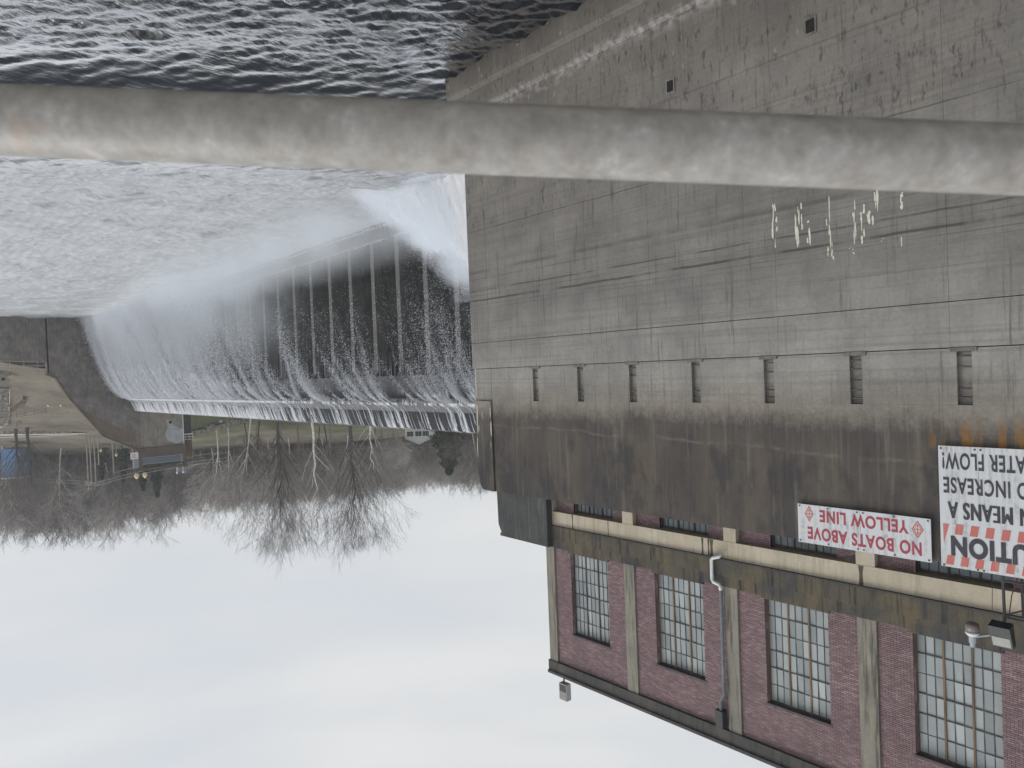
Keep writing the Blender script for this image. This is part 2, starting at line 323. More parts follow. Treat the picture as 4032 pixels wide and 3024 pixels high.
def water_mat(name, foam):
    b = NB(name); X, Y, Z = b.xyz()
    gl = b.n('ShaderNodeBsdfGlossy'); gl.inputs['Roughness'].default_value = .07; gl.inputs['Color'].default_value = (.97, .98, 1, 1)
    df = b.n('ShaderNodeBsdfDiffuse'); df.inputs['Color'].default_value = (.009, .012, .017, 1)
    fr = b.n('ShaderNodeFresnel'); fr.inputs['IOR'].default_value = 1.36
    m1 = b.n('ShaderNodeMixShader'); b.set(m1.inputs[0], b.rng(fr.outputs[0], .044, .122, .03, .97, True)); b.t.links.new(df.outputs[0], m1.inputs[1]); b.t.links.new(gl.outputs[0], m1.inputs[2])
    fo = b.n('ShaderNodeBsdfDiffuse'); rot = (0, 0, -AL)
    def an(scale, sc, **k):
        q = b.n('ShaderNodeTexNoise'); b.set(q.inputs['Vector'], b.mapped(sc, rot=rot)); q.inputs['Scale'].default_value = scale; q.inputs['Detail'].default_value = 5; q.inputs['Roughness'].default_value = .6; return q.outputs['Fac']
    lace = b.math('ADD', b.math('MULTIPLY', b.noise(.22, 6, .7), .5), b.math('MULTIPLY', an(1, (2.6, .9, 1)), .4))
    if foam:
        reach = b.math('ADD', Y, b.math('MULTIPLY', X, 2.1)); cov = b.rng(reach, 97, 118, 0, 1, True)          # aerated water downstream of the dam foot
        f = b.math('MULTIPLY', cov, b.rng(lace, .30, .60, .55, .86))
        near = b.rng(Y, 24, 38, 0, 1, True)
        c = b.mix(b.rng(lace, .36, .62), (.40, .42, .445), (.55, .57, .595)); c = b.mix(b.math('MULTIPLY', near, .6), c, (.72, .74, .78))
        b.set(fo.inputs['Color'], c)
    else: f = 0.0
    m2 = b.n('ShaderNodeMixShader'); b.set(m2.inputs[0], f); b.t.links.new(m1.outputs[0], m2.inputs[1]); b.t.links.new(fo.outputs[0], m2.inputs[2])
    bp = b.n('ShaderNodeBump'); b.set(bp.inputs['Height'], an(1, (4.4, 1.3, 1))); bp.inputs['Distance'].default_value = .10; bp.inputs['Strength'].default_value = .8
    if foam: b.set(bp.inputs['Strength'], b.math('SUBTRACT', .8, b.math('MULTIPLY', b.math('MULTIPLY', b.rng(reach, 80, 88), b.rng(reach, 114, 104)), .62)))
    for q in (gl, df, fr, fo): b.t.links.new(bp.outputs[0], q.inputs['Normal'])
    b.t.links.new(m2.outputs[0], b.out.inputs['Surface']); b.t.nodes.remove(b.bsdf); return b.mat
M_WATER = water_mat('tailrace_water', True)
M_RES = water_mat('still_water', False)
def ground_mat():
    b = NB('bank_grass'); X, Y, Z = b.xyz(); n_ = b.noise(.16, 5, .6); n2 = b.noise(1.4, 4, .65); n3 = b.noise(.07, 3, .5, loc=(4, 1, 0))
    c = b.mix(b.rng(n_, .35, .65), (.15, .132, .108), (.235, .21, .172)); c = b.mix(b.rng(n2, .3, .75, 0, .5), c, (.075, .064, .05))
    green = b.math('MULTIPLY', b.rng(n3, .38, .52), b.math('ADD', b.math('MULTIPLY', b.rng(Y, 36, 44), b.rng(X, 235, 215)), b.math('MULTIPLY', b.rng(Y, 58, 66), b.rng(Y, 100, 88)), clamp=True))
    c = b.mix(b.math('MULTIPLY', green, .8), c, (.085, .105, .05))
    woods = b.rng(Z, 25, 29); c = b.mix(woods, c, (.15, .135, .125))
    b.P('Base Color', c); b.P('Roughness', .95); b.P('Specular IOR Level', .1); b.bump(n2, .15, 1); return b.mat
M_GROUND = ground_mat()
M_ROCK = simple('riprap_rock', (.24, .225, .20), .9, .4, 1.2)
M_PATH = simple('pale_path_concrete', (.40, .385, .35), .9, .15, 1)
M_BARKD = simple('dark_bark', (.085, .075, .070), .95, .35, 3); M_BARKM = simple('grey_brown_bark', (.22, .20, .182), .95, .3, 3); M_BARKL = simple('pale_sycamore_bark', (.60, .57, .52), .9, .35, 2)
def twig_mat(name, a, c_):
    b = NB(name); oi = b.n('ShaderNodeObjectInfo'); c = b.mix(oi.outputs['Random'], a, c_); c = b.mix(b.rng(b.noise(.4, 4, .6), .35, .65, 0, .5), c, tuple(x * .6 for x in a)); b.P('Base Color', c); b.P('Roughness', .95); b.P('Specular IOR Level', .1); return b.mat
M_TWIG = twig_mat('grey_twigs', (.14, .128, .12), (.27, .25, .235)); M_TWIGP = twig_mat('pinkish_far_twigs', (.25, .23, .22), (.52, .485, .46))
M_PINE = simple('pine_needles', (.026, .046, .030), .9, .5, 1.5); M_EVER = simple('evergreen_foliage', (.035, .052, .022), .9, .5, 1.2)
M_GLOBE = simple('cream_lamp_globe', (.62, .52, .30), .4, .1, 3); M_POLE = simple('wooden_utility_pole', (.34, .31, .27), .9, .25, 2, sc=(1, 1, .2)); M_LPOLE = simple('grey_lamp_pole', (.30, .30, .29), .5, .15, 3)
M_HOUSE = simple('white_siding', (.62, .63, .62), .7, .08, 3); M_ROOF = simple('grey_shingles', (.10, .095, .09), .9, .25, 4); M_SHUT = simple('dark_shutter', (.02, .022, .026), .6)
M_BLUE = simple('blue_siding', (.10, .20, .40), .6, .2, 1.5); M_ORANGE = simple('orange_sign_face', (.72, .33, .02), .5, .08, 3); M_WHITE = simple('white_paint', (.66, .67, .67), .5, .12, 4)
M_RAILG = simple('blue_grey_railing', (.25, .30, .36), .5, .2, 4); M_BOXG = simple('grey_equipment_box', (.20, .225, .26), .5, .15, 3); M_BLOCK = simple('pale_block_wall', (.34, .31, .25), .9, .2, 2)
M_WIRE = simple('pale_wire', (.36, .345, .33), .6); M_DROP = simple('bird_dropping', (.62, .61, .52), .8, .15, 6)

WZ = -14.7
# ------------------------------------------------------------------ tailrace wall (thing of panels)
WY = 22.4
wall = thing('tailrace_wall', 'tall stained concrete tailrace wall with ladder slots below the brick powerhouse', 'wall', (12, WY, WZ))
core = MB(); core.box(-14, 28.19, WY + .21, 25.3, WZ - 3, 5.80); core.build('wall_core', M_WALL, wall)
joints = [-13.9, -8.3, -2.9, 2.5, 7.8, 12.95, 18.2, 23.4, 28.19]
lifts = [(-12.62, -9.75), (-9.75, -6.9), (-6.9, -4.1), (-4.1, -1.435), (-1.415, -.16)]
g = .003
def panel(x0, x1, z0, z1, y0=WY, ch=.005):
    y1 = WY + .205; a = (x0 + ch, y0), (x1 - ch, y0)
    m = MB(); b0 = [(x0, y1, z0), (x1, y1, z0), (x1, y1, z1), (x0, y1, z1)]; b1 = [(x0, y0 + ch, z0), (x1, y0 + ch, z0), (x1, y0 + ch, z1), (x0, y0 + ch, z1)]; b2 = [(x0 + ch, y0, z0 + ch), (x1 - ch, y0, z0 + ch), (x1 - ch, y0, z1 - ch), (x0 + ch, y0, z1 - ch)]
    m.v = b0 + b1 + b2
    for k in (0, 4):
        for i in range(4): m.f.append((k + i, k + (i + 1) % 4, k + 4 + (i + 1) % 4, k + 4 + i)); m.m.append(0)
    m.f.append((8, 9, 10, 11)); m.m.append(0)
    return m.build('concrete_panel', M_WALL, wall)
for (z0, z1) in lifts:
    for a, b_ in zip(joints[:-1], joints[1:]): panel(a + g * .5, b_ - g * .5, z0 + g, z1)
    panel(28.19 + g, 29.62, z0 + g, z1, WY - .004)
slots = [25.16, 22.31, 19.42, 16.44, 13.52, 10.62, 7.66, 4.7, 1.8, -1.1]
SW = .37
# slot row: panels between the slots, set back 3 cm so that the lift below reads as a ledge
edges = [-13.9] + [v for s in reversed(slots) for v in (s - SW, s)] + [28.19]
for a, b_ in zip(edges[0::2], edges[1::2]): panel(a, b_, -.13, 1.43, WY + .03, .004)
panel(28.2, 29.5, -.13, 1.43, WY + .02)
for a, b_ in zip(joints[:-1], joints[1:]): panel(a, b_, 1.431, 5.86, WY + .03, .003)
nose = MB(); pr = [(28.21, 1.45), (29.45, 1.45), (29.42, 4.85), (29.28, 5.6), (29.05, 5.84), (28.21, 5.86)]
k = len(pr); nose.v = [(x, WY - .06, z) for x, z in pr] + [(x, WY + 2.2, z) for x, z in pr]
nose.f = [tuple(range(k))] + [tuple(k + i for i in reversed(range(k)))] + [(i, (i + 1) % k, k + (i + 1) % k, k + i) for i in range(k)]; nose.m = [0] * len(nose.f)
nose.build('rounded_end_pilaster', M_WALL, wall, fix=True)
MB().box(28.2, 29.5, WY + .36, 25.0, WZ - 3, 1.44).build('end_return', M_WALL, wall)
ft = MB(); ft.extrude_x([(WY - .02, -12.62), (WY - .12, -12.78), (WY - .16, -13.6), (WY - .3, -13.8), (WY - .34, WZ - 3), (WY + 1, WZ - 3), (WY + 1, -12.62)], -14, 30.5); ft.build('footing', M_WALL, wall, fix=True)
# paint-thin white streaks on the pilaster corners, and the slots
M_STREAK = simple('lime_streak', (.62, .61, .54), .9, .2, 5)
stk = MB()
for (x, z0, z1, w) in ((29.30, 1.6, 3.1, .07), (29.40, -.2, 1.3, .05), (28.26, 1.7, 2.3, .05), (28.24, 2.4, 3.2, .07), (29.38, 3.2, 4.3, .04), (28.9, 1.9, 2.4, .03), (29.2, 2.6, 3.0, .03), (28.3, 3.4, 3.8, .03)):
    y = WY - .067 if z0 > 1.45 else WY + .012
    stk.poly([(x - w * .5, y, z0), (x + w * .3, y, z0 + .1), (x + w * .5, y, (z0 + z1) / 2), (x + w * .15, y, z1), (x - w * .4, y, z1 - .12)])
stuff(stk.build('lime_streaks', M_STREAK, wall))
for i, s in enumerate(slots):
    r = MB()
    r.box(s - SW - .14, s + .14, WY - .02, WY + .03, -.15, -.04).build('slot_sill', M_TRAIN, wall)
    sl = MB().box(s - SW + .004, s - .004, WY + .18, WY + .204, -.12, 1.42).build('ladder_slot', M_WALL, wall)
    for z in ([.06, 1.0, 1.24] if i % 2 else [.08, .38, .98, 1.22]) if i != 5 else [.1, .36, .7, 1.0, 1.25]:
        MB().tube([(s - SW + .01, WY + .08, z), (s - .01, WY + .08, z + random.uniform(-.01, .01))], .026, 6).build('rung', M_IRON, sl)
for (s, z) in ((16.9, -10.2), (11.5, -10.35)):
    fr_ = MB().box(s - .2, s + .2, WY - .03, WY - .006, z - .27, z + .27).build('hole_surround', M_TRAIN, wall)
    MB().box(s - .14, s + .14, WY - .036, WY - .031, z - .2, z + .2).build('hole_shade_plate', M_VOID, fr_)  # near-black plate painted as the shade inside a square hole
dr = MB(); rs = random.Random(5); kq = 0
for (s_, ztop, zbot, n) in ((12.98, -3.6, -5.6, 5), (12.85, -4.2, -4.7, 2), (12.15, -3.3, -5.2, 7), (12.0, -3.9, -5.0, 4), (11.75, -3.5, -4.6, 4), (11.1, -2.9, -5.2, 6), (11.02, -3.0, -3.6, 3), (10.3, -3.2, -4.8, 6), (10.05, -3.2, -4.6, 5), (9.86, -3.6, -4.8, 4), (9.66, -3.9, -5.5, 6), (9.5, -3.2, -3.5, 2), (9.0, -3.1, -3.6, 2), (10.45, -3.1, -3.3, 3), (8.95, -3.9, -4.9, 3)):
    for _ in range(n):
        h = rs.uniform(.08, .9) * (ztop - zbot) * .5; zc = rs.uniform(zbot + h * .5, ztop - h * .5); x = s_ + rs.gauss(0, .035); w = rs.uniform(.014, .038); kq += 1; y = WY - .004 - .0007 * (kq % 9)
        L_, R_ = [], []
        for t_ in (0, .2, .45, .7, .88, 1): L_.append((x - w * rs.uniform(.3, 1.3) * (.25 if t_ in (0, 1) else 1), y, zc + h * (.5 - t_))); R_.append((x + w * rs.uniform(.3, 1.3) * (.25 if t_ in (0, 1) else 1), y, zc + h * (.5 - t_)))
        for q_ in range(5): dr.quad(L_[q_ + 1], R_[q_ + 1], R_[q_], L_[q_])
stuff(dr.build('bird_droppings', M_DROP, wall))

# ------------------------------------------------------------------ powerhouse (brick building)
BY = 26.0
house = thing('brick_powerhouse', 'long red brick powerhouse with steel sash windows standing on the concrete wall', 'building', (12, BY, 5))
MB().box(-4, 28.2, BY + .35, 38, 8.06, 15.1).build('building_core', M_MORTAR, house)
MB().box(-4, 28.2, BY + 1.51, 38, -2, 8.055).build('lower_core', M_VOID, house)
for (x0, x1, z0) in ((27.92, 28.5, 9.22),): pass
pil = [(27.93, 28.52), (22.57, 23.2), (17.14, 17.72), (11.62, 12.28), (6.05, 6.72), (.4, 1.1)]
for (a, b_) in pil:
    MB().box(a, b_, BY - .10, BY + .35, 9.22, 15.2).build('pilaster', M_PILASTER, house)
    MB().box(a, b_, BY - .06, BY + .9, 4.5, 7.34).build('lower_pilaster', M_CREAM, house)
wins = [(24.3, 26.82), (18.88, 21.45), (13.4, 15.98), (7.88, 10.46), (2.3, 4.85)]
ZB, ZT = 9.38, 13.5
# mortar backing with window holes
xs = [-4.0]
mb = MB()
for (a, b_) in reversed(wins):
    mb.box(xs[-1], a, BY + .03, BY + .34, 9.1, 15.2); mb.box(a, b_, BY + .03, BY + .34, ZT, 15.2); mb.box(a, b_, BY + .03, BY + .34, 9.1, ZB - .06); xs.append(b_)
mb.box(xs[-1], 28.4, BY + .03, BY + .34, 9.1, 15.2); mb.build('mortar_bed', M_MORTAR, house)
# bricks: the 300 that show largest are parts, the rest one joined part
BW, BH, JT = .2, .057, .0105
bl = []
course = 0; z = 9.22
def in_pil(a, b_):
    return any(b_ > p0 - .005 and a < p1 + .005 for p0, p1 in pil)
spans = [(6.72, 11.62), (12.28, 17.14), (17.72, 22.57), (23.2, 27.93)]
while z < 15.17:
    off = (course % 2) * (BW + JT) / 2
    for (sa, sb) in spans:
        holes = [w for w in wins if w[0] > sa and w[1] < sb] if ZB - .02 < z + BH and z < ZT else []
        segs = [(sa, sb)] if not holes else [(sa, holes[0][0]), (holes[0][1], sb)]
        for (a, b_) in segs:
            x = a - off
            while x < b_ - .01:
                x0, x1 = max(x, a), min(x + BW, b_)
                if x1 - x0 > .03: bl.append((x0, x1, z))
                x += BW + JT
    z += BH + JT; course += 1
bl.sort(key=lambda q: (q[0] ** 2 + BY ** 2) if 9.0 < q[2] < 12.5 else 1e6)
bmesh_cache = {}
def brick_mesh(w):
    w = round(w, 2)
    if w not in bmesh_cache:
        m = MB(); m.box(0, w, -.012, .04, 0, BH, skip='k'); bmesh_cache[w] = m.mesh('brick', M_BRICK)
    return bmesh_cache[w]
vis = [q for q in bl if q[0] > 7.0]
for q in vis[:300]:
    o = bpy.data.objects.new('brick', brick_mesh(q[1] - q[0])); col.objects.link(o); o.parent = house; o.matrix_parent_inverse = PINV[house.name]
    o.location = (q[0], BY + random.uniform(-.004, .004), q[2])
rest = MB()
sel = set(map(id, vis[:300]))
for q in bl:
    if id(q) in sel: continue
    y = BY - .012 + random.uniform(-.004, .004); rest.box(q[0], q[1], y, BY + .04, q[2], q[2] + BH, skip='k')
stuff(rest.build('brickwork', M_BRICK, house))
# belt course, cream beam, lower storey
MB().box(-4, 28.72, BY - .16, BY + .34, 8.13, 8.78).build('belt_course', M_BELT, house)
MB().box(-4, 28.66, BY - .10, BY + .34, 8.781, 9.22).build('upper_belt_course', M_BELT, house)
MB().box(-4, 28.74, BY - .2, BY + .34, 8.06, 8.128).build('drip_moulding', M_PARAPET, house)
MB().box(-4, 28.70, BY - .07, BY + .9, 7.345, 8.058).build('cream_beam', M_CREAM, house)
MB().box(-4, 28.70, BY + .9, BY + 1.5, 3, 8.05).build('lower_void_block', M_VOID, house)  # solid near-black block stands in for the unlit room behind the windows
stn = MB()
for (x, w) in ((26.5, .05), (18.75, .06), (18.45, .05), (18.3, .09), (24.1, .03), (12.1, .10)):
    stn.poly([(x - w, BY - .074, 7.36), (x + w, BY - .074, 7.36), (x + w * .6, BY - .074, 7.7), (x + w * .9, BY - .074, 8.05), (x - w * .8, BY - .074, 8.05), (x - w * .5, BY - .074, 7.65)])
stuff(stn.build('beam_stains', M_BELT, house))
def parapet():
    m = MB(); m.extrude_x([(BY - .16, 15.2), (BY + .5, 15.2), (BY + .5, 15.85), (BY - .24, 15.85), (BY - .24, 15.72), (BY - .16, 15.70)], -4, 28.6); return m.build('roof_parapet', M_PARAPET, house, fix=True)
parapet()
MB().box(-4, 28.5, BY + .5, 38, 15.1, 15.5).build('flat_roof', M_ROOF, house)
lowb = [(26.66, 27.93, 23.2, 24.0), (21.22, 22.57, 17.72, 18.6), (15.75, 17.14, 12.28, 13.1), (10.38, 11.62, 6.72, 7.55)]
lb = MB()
for (a0, a1, c0, c1) in lowb:
    for (p, q) in ((a0, a1), (c0, c1)):
        z = 6.0; kx = 0
        while z < 7.3:
            x = p - (kx % 2) * .105
            while x < q - .01:
                x0, x1 = max(x, p), min(x + BW, q)
                if x1 - x0 > .03: lb.box(x0, x1, BY + .20, BY + .3, z, min(z + BH, 7.34), skip='k')
                x += BW + JT
            z += BH + JT; kx += 1
stuff(lb.build('lower_brickwork', M_BRICK, house))
for (a0, a1, c0, c1) in lowb:
    for (p, q) in ((a0, a1), (c0, c1)): MB().box(p, q, BY + .225, BY + .89, 4.5, 7.34).build('lower_mortar_bed', M_MORTAR, house)
def sash(x0, x1, z0, z1, rows, cols, y, bars, vents=True):
    w = MB(); pw = (x1 - x0) / cols; ph = (z1 - z0) / rows
    for i in range(rows + 1):
        t_ = .022 if i in (1, 4) else (.034 if i in (0, rows) else (.02 if i == 3 else .011))
        w.box(x0, x1, y - .03 if t_ > .015 else y - .018, y + .03, z0 + i * ph - t_, z0 + i * ph + t_)
    for j in range(cols + 1):
        if j % 3: w.box(x0 + j * pw - .011, x0 + j * pw + .011, y - .0175, y + .029, z0, z1)
    fr = w.build('window', M_IRON, house)
    for j in range(0, cols + 1, 3):
        MB().box(x0 + j * pw - .03, x0 + j * pw + .03, y - .045, y + .028, z0, z1).build('mullion', bars, fr)
    me = MB().box(0, pw - .016, 0, .006, 0, ph - .018).mesh('pane', M_GLASS)
    me2 = MB().box(0, pw - .016, 0, .006, 0, ph - .018).mesh('pane', M_GLASSLOW)
    for i in range(rows):
        for j in range(cols):
            o = bpy.data.objects.new('pane', me if vents else me2); col.objects.link(o); o.parent = fr
            vent = vents and i in (1, 2, 4, 5) and (j // 3 == 1 or (j // 3 == 0 and i > 3))
            o.location = (x0 + j * pw + .008, y + (.004 if not vent else -.008) + random.uniform(0, .003), z0 + i * ph + .009)
            o.rotation_euler = (random.uniform(-.02, .02) - (.03 if vent else 0), 0, random.uniform(-.015, .015))
    return fr
for k_, (a, b_) in enumerate(wins):
    fr = sash(a + .02, b_ - .02, ZB, ZT - .02, 6, 9, BY + .24, M_MULL if k_ in (1, 2, 3) else M_IRON)
    MB().box(a - .06, b_ + .06, BY - .03, BY + .22, ZT - .005, ZT + .10).build('lintel', M_IRON, house)
    MB().box(a - .1, b_ + .1, BY - .08, BY + .2, ZB - .17, ZB - .04).build('sill', M_BELT, house)
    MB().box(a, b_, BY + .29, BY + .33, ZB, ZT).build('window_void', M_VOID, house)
for (a0, a1, c0, c1) in lowb:
    fr = sash(c1 + .03, a0 - .03, 5.9, 7.28, 2, 9, BY + .42, M_IRON, False)
# end pier beyond the brick corner
pier = MB(); pr = [(28.0, 4.5), (32.05, 4.5), (31.98, 8.45), (31.75, 8.9), (31.85, 8.95), (31.85, 9.1), (28.0, 9.15)]
k = len(pr); pier.v = [(x, 25.55, z) for x, z in pr] + [(x, 30, z) for x, z in pr]; pier.f = [tuple(range(k))] + [tuple(k + i for i in reversed(range(k)))] + [(i, (i + 1) % k, k + (i + 1) % k, k + i) for i in range(k)]; pier.m = [0] * len(pier.f)
o = pier.build('concrete_end_pier', M_PIER, fix=True); tag(o, 'dark streaked concrete pier at the river end of the brick powerhouse', 'pier')
# downspout
ds = thing('rain_downspout', 'rain downspout with a white crank over the dark belt beside a pilaster', 'downspout', (17.9, BY - .2, 6))
Y0 = BY - .24
MB().tube([(17.72, BY + .3, 5.6), (17.72, BY + .3, 7.3)], .06, 8).build('lower_pipe', M_DRAINDK, ds)
MB().tube([(17.74, Y0 + .02, 7.86), (17.80, Y0 - .06, 7.96), (18.1, Y0 - .06, 8.06), (18.17, Y0 - .06, 8.14), (18.17, Y0 - .06, 8.95), (18.12, Y0 - .06, 9.05), (17.86, Y0 - .02, 9.13), (17.82, Y0, 9.22), (17.82, Y0, 9.35)], .075, 8).build('white_crank', M_PVC, ds, smooth=True)
MB().tube([(17.82, Y0 + .02, 9.3), (17.83, Y0 + .02, 13.68), (18.02, Y0 + .02, 14.0), (18.02, Y0 + .02, 14.45)], .07, 8).build('upper_pipe', M_DRAIN, ds)
MB().box(17.86, 18.2, Y0 - .12, BY - .02, 14.4, 15.12).build('leader_head', M_DRAINDK, ds)
# roof corner lamp
rl = thing('roof_floodlight', 'small floodlight on a thin post at the roof corner', 'floodlight', (27.75, BY + .1, 15.85))
MB().tube([(27.75, BY + .1, 15.8), (27.76, BY + .1, 16.5)], .045, 6).build('post', M_STEEL, rl)
hb = MB().box(27.48, 28.02, BY - .02, BY + .3, 16.3, 17.15).build('lamp_head', M_LPOLE, rl)
MB().box(27.52, 27.98, BY - .03, BY - .021, 16.72, 17.08).build('lamp_glass', M_LENS, hb); MB().box(27.52, 27.98, BY - .03, BY - .021, 16.36, 16.7).build('ballast_cover', M_STEEL, hb)

# ------------------------------------------------------------------ signs
def text_mesh(txt, x0, x1, z0, z1, y, mat, parent, name='lettering', bold=.03, shear=0):
    cu = bpy.data.curves.new(name, 'FONT'); cu.body = txt; cu.size = 1; cu.offset = bold; cu.extrude = .006; cu.space_character = 1.12; cu.shear = shear
    o = bpy.data.objects.new(name, cu); col.objects.link(o)
    dg = bpy.context.evaluated_depsgraph_get(); me = bpy.data.meshes.new_from_object(o.evaluated_get(dg)); col.objects.unlink(o); bpy.data.objects.remove(o)
    n = len(me.vertices); co = np.empty(n * 3, 'f4'); me.vertices.foreach_get('co', co); co = co.reshape(-1, 3)
    mn, mxv = co.min(0), co.max(0)
    x = x0 + (co[:, 0] - mn[0]) / (mxv[0] - mn[0]) * (x1 - x0); zz = z0 + (co[:, 1] - mn[1]) / (mxv[1] - mn[1]) * (z1 - z0)
    out = np.stack([x, y - co[:, 2], zz], 1).astype('f4'); me.vertices.foreach_set('co', out.ravel()); me.materials.clear(); me.materials.append(mat); me.update(); me.name = name
    return link(name, me, parent)
def board(name, x0, x1, z0, z1, y, parent, mat=M_SIGN, th=.03): return MB().box(x0, x1, y, y + th, z0, z1).build(name, mat, parent)
SY = WY - .09
s1 = thing('warning_sign', 'white sign reading NO BOATS ABOVE YELLOW LINE in dark red letters', 'sign', (10.4, SY, 4.65))
board('sign_board', 8.4, 10.39, 4.66, 5.9, SY, s1); board('sign_board', 10.40, 12.4, 4.66, 5.9, SY + .001, s1)
text_mesh('NO BOATS ABOVE', 8.66, 12.08, 5.36, 5.76, SY - .002, M_INKR, s1, bold=.028); text_mesh('YELLOW LINE', 9.0, 11.67, 4.78, 5.17, SY - .002, M_INKR, s1, bold=.028)
def bolts(par, pts, y):
    for (x, z) in pts: MB().box(x - .022, x + .022, y - .014, y - .001, z - .022, z + .022).build('bolt', M_STEEL, par)
def emblem(cxx, cz, w, h, par):
    m = MB(); y = SY - .005
    def ring(a, b_): 
        o_ = [(cxx - a, cz), (cxx, cz - b_), (cxx + a, cz), (cxx, cz + b_)]; return o_
    o1, o2 = ring(w, h), ring(w * .72, h * .74); o3, o4 = ring(w * .64, h * .66), ring(w * .5, h * .53)
    for A_, B_ in ((o1, o2), (o3, o4)):
        for i in range(4):
            j = (i + 1) % 4; m.poly([(A_[i][0], y, A_[i][1]), (A_[j][0], y, A_[j][1]), (B_[j][0], y, B_[j][1]), (B_[i][0], y, B_[i][1])])
    t_ = .016; m.poly([(cxx - w * .5, y - .001, cz - t_), (cxx + w * .5, y - .001, cz - t_), (cxx + w * .5, y - .001, cz + t_), (cxx - w * .5, y - .001, cz + t_)]); m.poly([(cxx - t_, y - .002, cz - h * .53), (cxx + t_, y - .002, cz - h * .53), (cxx + t_, y - .002, cz + h * .53), (cxx - t_, y - .002, cz + h * .53)])
    fc = MB().poly([(p[0], SY - .003, p[1]) for p in ring(w, h)]).build('emblem', M_WHITE, par)
    m.build('emblem_lines', M_INKD, fc)
emblem(8.75, 5.0, .165, .26, s1); emblem(12.01, 4.95, .15, .26, s1)
s2 = thing('caution_sign', 'large white caution sign with red stripes about an increase in water flow', 'sign', (6, SY, 2.55))
for (a, b_) in ((7.17, 8.15), (5.95, 7.165), (5.0, 5.945)): board('sign_board', a, b_, 2.56, 5.93, SY + random.uniform(0, .003), s2)
text_mesh('CAUTION', 5.22, 7.89, 5.04, 5.6, SY - .004, M_INKK, s2, bold=.05)
[text_mesh('SIREN MEANS A', 5.28 + q, 7.93 + q, 4.10, 4.56, SY - .004 - .0012 * i, M_INKK, s2, bold=0) for i, q in enumerate((0, -.016, .016))]; text_mesh('RAPID INCREASE', 5.30, 8.04, 3.42, 3.87, SY - .004, M_INKK, s2, bold=.02); text_mesh('IN WATER FLOW!', 5.28, 8.05, 2.74, 3.2, SY - .004, M_INKK, s2, bold=.02)
for i in range(13):
    x = 7.74 - .37 * i
    if x < 5.3: break
    m = MB().poly([(x - .19, SY - .005, 4.71), (x, SY - .005, 4.71), (x + .05, SY - .005, 5.0), (x - .14, SY - .005, 5.0)][::-1]); m.build('red_stripe', M_INKS, s2)
    x = 7.81 - .36 * i; MB().poly([(x - .01, SY - .005, 5.6), (x + .17, SY - .005, 5.6), (x + .22, SY - .005, 5.86), (x + .03, SY - .005, 5.86)][::-1]).build('red_stripe', M_INKS, s2)
MB().poly([(8.08, SY - .005, 4.73), (7.92, SY - .005, 4.73), (8.07, SY - .005, 5.28)]).build('red_stripe', M_INKS, s2)
bolts(s1, [(x, z) for x in (8.47, 9.4, 10.3, 10.48, 11.4, 12.33) for z in (4.72, 5.84)], SY); bolts(s2, [(x, z) for x in (8.08, 7.24, 7.1, 6.03) for z in (2.63, 5.89)], SY)
# lamp and camera frame on top of the wall
fr = thing('light_frame', 'dark steel pipe frame above the caution sign holding the floodlight', 'frame', (6.5, WY + .1, 5.9))
MB().tube([(6.72, WY + .1, 5.84), (6.70, WY + .1, 7.2)], .04, 8).build('upright', M_STEEL, fr); MB().tube([(6.36, WY + .35, 5.84), (6.34, WY + .35, 7.1)], .035, 8).build('upright', M_STEEL, fr)
for z in (6.12, 7.1): MB().tube([(6.74, WY + .1, z), (5.3, WY + .12, z + .02)], .026, 6).build('cross_rail', M_STEEL, fr)
MB().tube([(6.7, WY + .1, 7.05), (6.34, WY + .35, 6.9), (5.4, WY + .4, 6.7)], .022, 6).build('cross_rail', M_STEEL, fr); MB().tube([(6.6, WY + .08, 7.1), (6.55, WY + .2, 6.5), (6.4, WY + .2, 6.0)], .014, 5).build('cable', M_BLACK, fr)
MB().tube([(6.98, WY + .06, 7.0), (6.96, WY + .06, 6.4), (6.95, WY + .06, 5.9)], .008, 4).build('cable', M_BLACK, fr)
fl = thing('floodlight', 'black rectangular floodlight beside the white camera above the caution sign', 'floodlight', (6.7, WY, 7.2))
hd = MB(); hd.v = [(6.48, WY - .3, 7.28), (6.98, WY - .3, 7.28), (6.94, WY - .12, 7.86), (6.45, WY - .12, 7.86), (6.48, WY + .02, 7.2), (6.98, WY + .02, 7.2), (6.94, WY + .1, 7.8), (6.45, WY + .1, 7.8)]; hd.f = [(0, 1, 2, 3), (5, 4, 7, 6), (4, 5, 1, 0), (1, 5, 6, 2), (4, 0, 3, 7), (3, 2, 6, 7)]; hd.m = [0] * 6
hdo = hd.build('housing', M_BLACK, fl)
def on_face(u, v, e=.008):
    p0, p1, p3 = Vector(hd.v[0]), Vector(hd.v[1]), Vector(hd.v[3]); n = (p1 - p0).cross(p3 - p0).normalized(); return p0 + (p1 - p0) * u + (p3 - p0) * v + n * e
MB().quad(on_face(.08, .50), on_face(.92, .50), on_face(.92, .94), on_face(.08, .94)).build('lamp_glass', M_LENS, hdo)
MB().tube([(6.70, WY + .02, 7.24), (6.7, WY + .1, 7.1)], .03, 6).build('bracket', M_STEEL, fl)
cm = thing('security_camera', 'white dome security camera hanging on an arm beside the floodlight', 'camera', (7.42, WY - .1, 7.3))
MB().lathe((7.42, WY - .1, 7.36), [(.10, 0), (.165, .03), (.175, .1), (.165, .25)], 16).build('dome', M_CAMG, cm, smooth=True)
MB().lathe((7.42, WY - .1, 7.61), [(.175, 0), (.175, .05), (.12, .11)], 16).build('collar', M_CAMW, cm, smooth=True)
